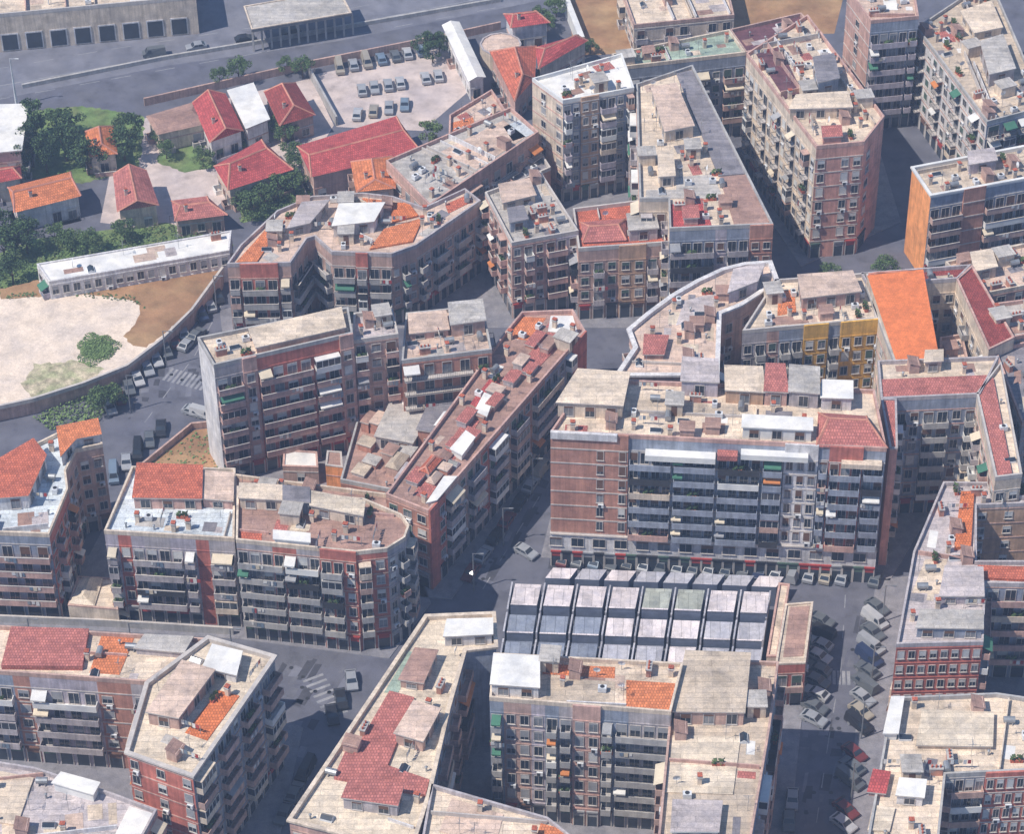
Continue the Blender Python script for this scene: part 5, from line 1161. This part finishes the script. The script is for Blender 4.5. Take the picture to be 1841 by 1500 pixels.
# ---------------------------------------------------------------- road markings, lamps, fences
def zebra(a, b2, n, wid, name='crosswalk_stripe'):
    g = bpy.data.objects['ground']; ang = math.atan2(b2[1] - a[1], b2[0] - a[0])
    key = ('zeb', wid)
    if key not in LIB:
        m = MB(); m.face([(-0.25, -wid / 2, 0), (0.25, -wid / 2, 0), (0.25, wid / 2, 0), (-0.25, wid / 2, 0)], 'road_paint'); LIB[key] = m.mesh(name)
    for i in range(n):
        t = (i + 0.5) / n; put(name, LIB[key], g, (a[0] + (b2[0] - a[0]) * t, a[1] + (b2[1] - a[1]) * t, 0.008), ang)
zebra((-68.18, 11.79), (-60.7, 8.72), 9, 3.6)
zebra((-37.79, -62.13), (-32.97, -71.01), 8, 3.4)
zebra((41.02, -62.49), (45.47, -62.73), 6, 3.0)
rd = [o for o in bpy.data.objects if o.name == 'road'][0]
def line(pts, w, dash=0, gap=0, name='lane_line'):
    for i in range(len(pts) - 1):
        a, b2 = pts[i], pts[i + 1]; L = math.hypot(b2[0] - a[0], b2[1] - a[1]); ang = math.atan2(b2[1] - a[1], b2[0] - a[0]); s = 0.0
        d = dash or L
        while s < L:
            l = min(d, L - s); m = MB(); m.face([(0, -w / 2, 0), (l, -w / 2, 0), (l, w / 2, 0), (0, w / 2, 0)], 'road_paint')
            m.build(name, rd, (a[0] + (b2[0] - a[0]) * s / L, a[1] + (b2[1] - a[1]) * s / L, 0.008), ang); s += d + gap
line([(-121.49, 99.31), (-89.68, 110.22), (-59.05, 119.78), (-11.62, 137.44)], 0.25)
line([(-122.56, 105.74), (-90.44, 116.42), (-59.5, 125.5), (-11.73, 144.11)], 0.2, 4, 5)
line([(-120.69, 94.56), (-89.09, 105.33), (-58.72, 115.59), (-11.55, 132.62)], 0.2, 4, 5)
line([(46.08, -44.12), (44.11, -60.32), (41.07, -75.64), (37.65, -94.46)], 0.15, 3, 4)
line([(-11.72, -42.83), (-1.39, -17.03)], 0.15, 3, 4)
line([(-83.32, -56.17), (-44.9, -59.1)], 0.15, 3, 4)
line([(-70.38, -1.48), (-63.62, 16.75), (-60.27, 31.46)], 0.15, 3, 4)
wall_run('crash_barrier', 'concrete barrier dividing the wide road', [(-106.43, 102.11), (-79.81, 112.28), (-58.98, 118.94), (-11.58, 134.8)], 0.9, 0.5, 'concrete', cat='barrier')
wall_run('boundary_wall', 'thin wall between the wide road and the parking yard', [(-81.33, 95.75), (-49.27, 109.4), (-22.7, 119.36), (-11.42, 124.01)], 1.8, 0.35, 'plaster_stone')
wall_run('boundary_wall', 'concrete wall along the western side of the parking yard', [(-49.54, 106.75), (-42.88, 88.72)], 2.2, 0.4, 'concrete')
wall_run('fence_wall', 'rough wall around the bare plot left of the tall slab', [(-69.85, -14.49), (-62.12, -3.25), (-58.38, -2.66)], 1.4, 0.35, 'plaster_stone')
sheet('plot', [(-69.81, -14.77), (-62.08, -3.69), (-58.07, -2.95), (-55.86, -18.7)], 0.14, 'earth_brown')
def lamp(p, h, label):
    m = MB(); r = 0.024 * h; mt = 'metal_white' if h > 9 else 'metal_grey'; m.cyl(0, 0, 0, h, r if h > 9 else 0.11, 0.1, mt, 8); m.box(-0.06, 1.3, -0.04, 0.04, h - 0.1, h, mt); m.box(1.0, 1.7, -0.12, 0.12, h - 0.12, h + 0.02, mt)
    o = m.build('street_lamp', None, (p[0], p[1], 0)); tag(o, label, 'street lamp')
lamp((-102.71, 120.2), 11, 'tall white lamp post before the depot near the western edge')
lamp((-85.7, 124.44), 11, 'tall white lamp post before the depot bays near the canopy')
lamp((-106.6, 95.75), 11, 'white lamp post on the road verge by the white warehouse')
# clipped bank greenery nobody could count
def ground_cover(poly, n, mt, label, z=0.0):
    if area(poly) < 0: poly = poly[::-1]
    xs = [p[0] for p in poly]; ys = [p[1] for p in poly]; rg = random.Random(len(poly) * 7 + n); m = MB(); k = 0
    while k < n:
        p = (rg.uniform(min(xs), max(xs)), rg.uniform(min(ys), max(ys)))
        if not inside(p, poly): continue
        v = Vector((rg.gauss(0, .6), rg.gauss(0, .6), 1)).normalized(); t = v.orthogonal().normalized(); w = v.cross(t); s = rg.uniform(0.12, 0.34); q = Vector((p[0], p[1], z + rg.uniform(0.05, 0.9 if n > 600 else 0.25))); k += 1
        m.face([q - t * s, q - w * s * .7, q + t * s, q + w * s * .7], mt)
    o = m.build('undergrowth'); tag(o, label, 'undergrowth', kind='stuff')
ground_cover([(-103.81, 29.51), (-94.77, 36.08), (-81.27, 41.09), (-61.26, 44.47), (-60.11, 48.75), (-72.67, 55.72), (-96.71, 49.62), (-105.91, 42.78)], 3500, 'leaf', 'dark green undergrowth around the white-roofed pavilion')
ground_cover([(-89.51, -0.74), (-80.94, 6.75), (-75.91, 9.03), (-77.99, -1.48), (-86.24, -3.69)], 1100, 'leaf_light', 'tangled green bank below the garden wall')
ground_cover([(-59.25, 56.6), (-53, 70.08), (-45.78, 65.17), (-49.96, 57.48)], 1500, 'leaf', 'green bank behind the horseshoe block')
ground_cover([(-69.46, -13.78), (-62, -4.42), (-58.28, -3.69), (-56.62, -14.49)], 160, 'leaf_light', 'weeds on the bare plot beside the tall slab', 0.14)

for i, p in enumerate([(-13.14, -43.09), (-8.59, -32.35), (-3.88, -20.1)]): lamp(p, 8, 'street lamp on the pavement of the diagonal street, %s going uphill' % ORD[i])
for i, p in enumerate([(51.37, -50.46), (48.45, -63.93), (45.94, -75.64), (43.43, -87.97)]): lamp(p, 8, 'street lamp on the eastern pavement, %s going south' % ORD[i])
for i, p in enumerate([(-81.33, -57.88), (-65.65, -58.86), (-49.99, -60.07)]): lamp(p, 8, 'street lamp along the lower street, %s from the western edge' % ORD[i])
for i, p in enumerate([(-60.89, 29.51), (-68.19, 13.64), (-73.1, 1.49)]): lamp(p, 8, 'street lamp on the road beneath the garden, %s going downhill' % ORD[i])
ground_cover([(-98.6, 30.51), (-88.81, 31.82), (-75.65, 30.18), (-73.02, 26.29), (-75.41, 28.07), (-88.64, 30.51), (-98.35, 28.88)], 160, 'leaf', 'sparse weeds along the edge of the brown path', 3.0)

# ---------------------------------------------------------------- summer haze over the city
hm = bpy.data.materials.new('haze_air'); hm.use_nodes = True
nt = hm.node_tree
nt.nodes.remove(nt.nodes['Principled BSDF'])
pv = nt.nodes.new('ShaderNodeVolumePrincipled')
pv.inputs['Color'].default_value = (0.50, 0.66, 1.0, 1)
pv.inputs['Density'].default_value = 0.00038
pv.inputs['Anisotropy'].default_value = 0.1
nt.links.new(pv.outputs[0], nt.nodes['Material Output'].inputs['Volume'])
m = MB(); m.box(-1600, 1600, -1600, 1900, -1.0, 330.0, 'asphalt')
hz = m.build('haze'); hz.data.materials.clear(); hz.data.materials.append(hm)
hz['kind'] = 'stuff'; hz['label'] = 'thin pale blue summer haze over the whole district'
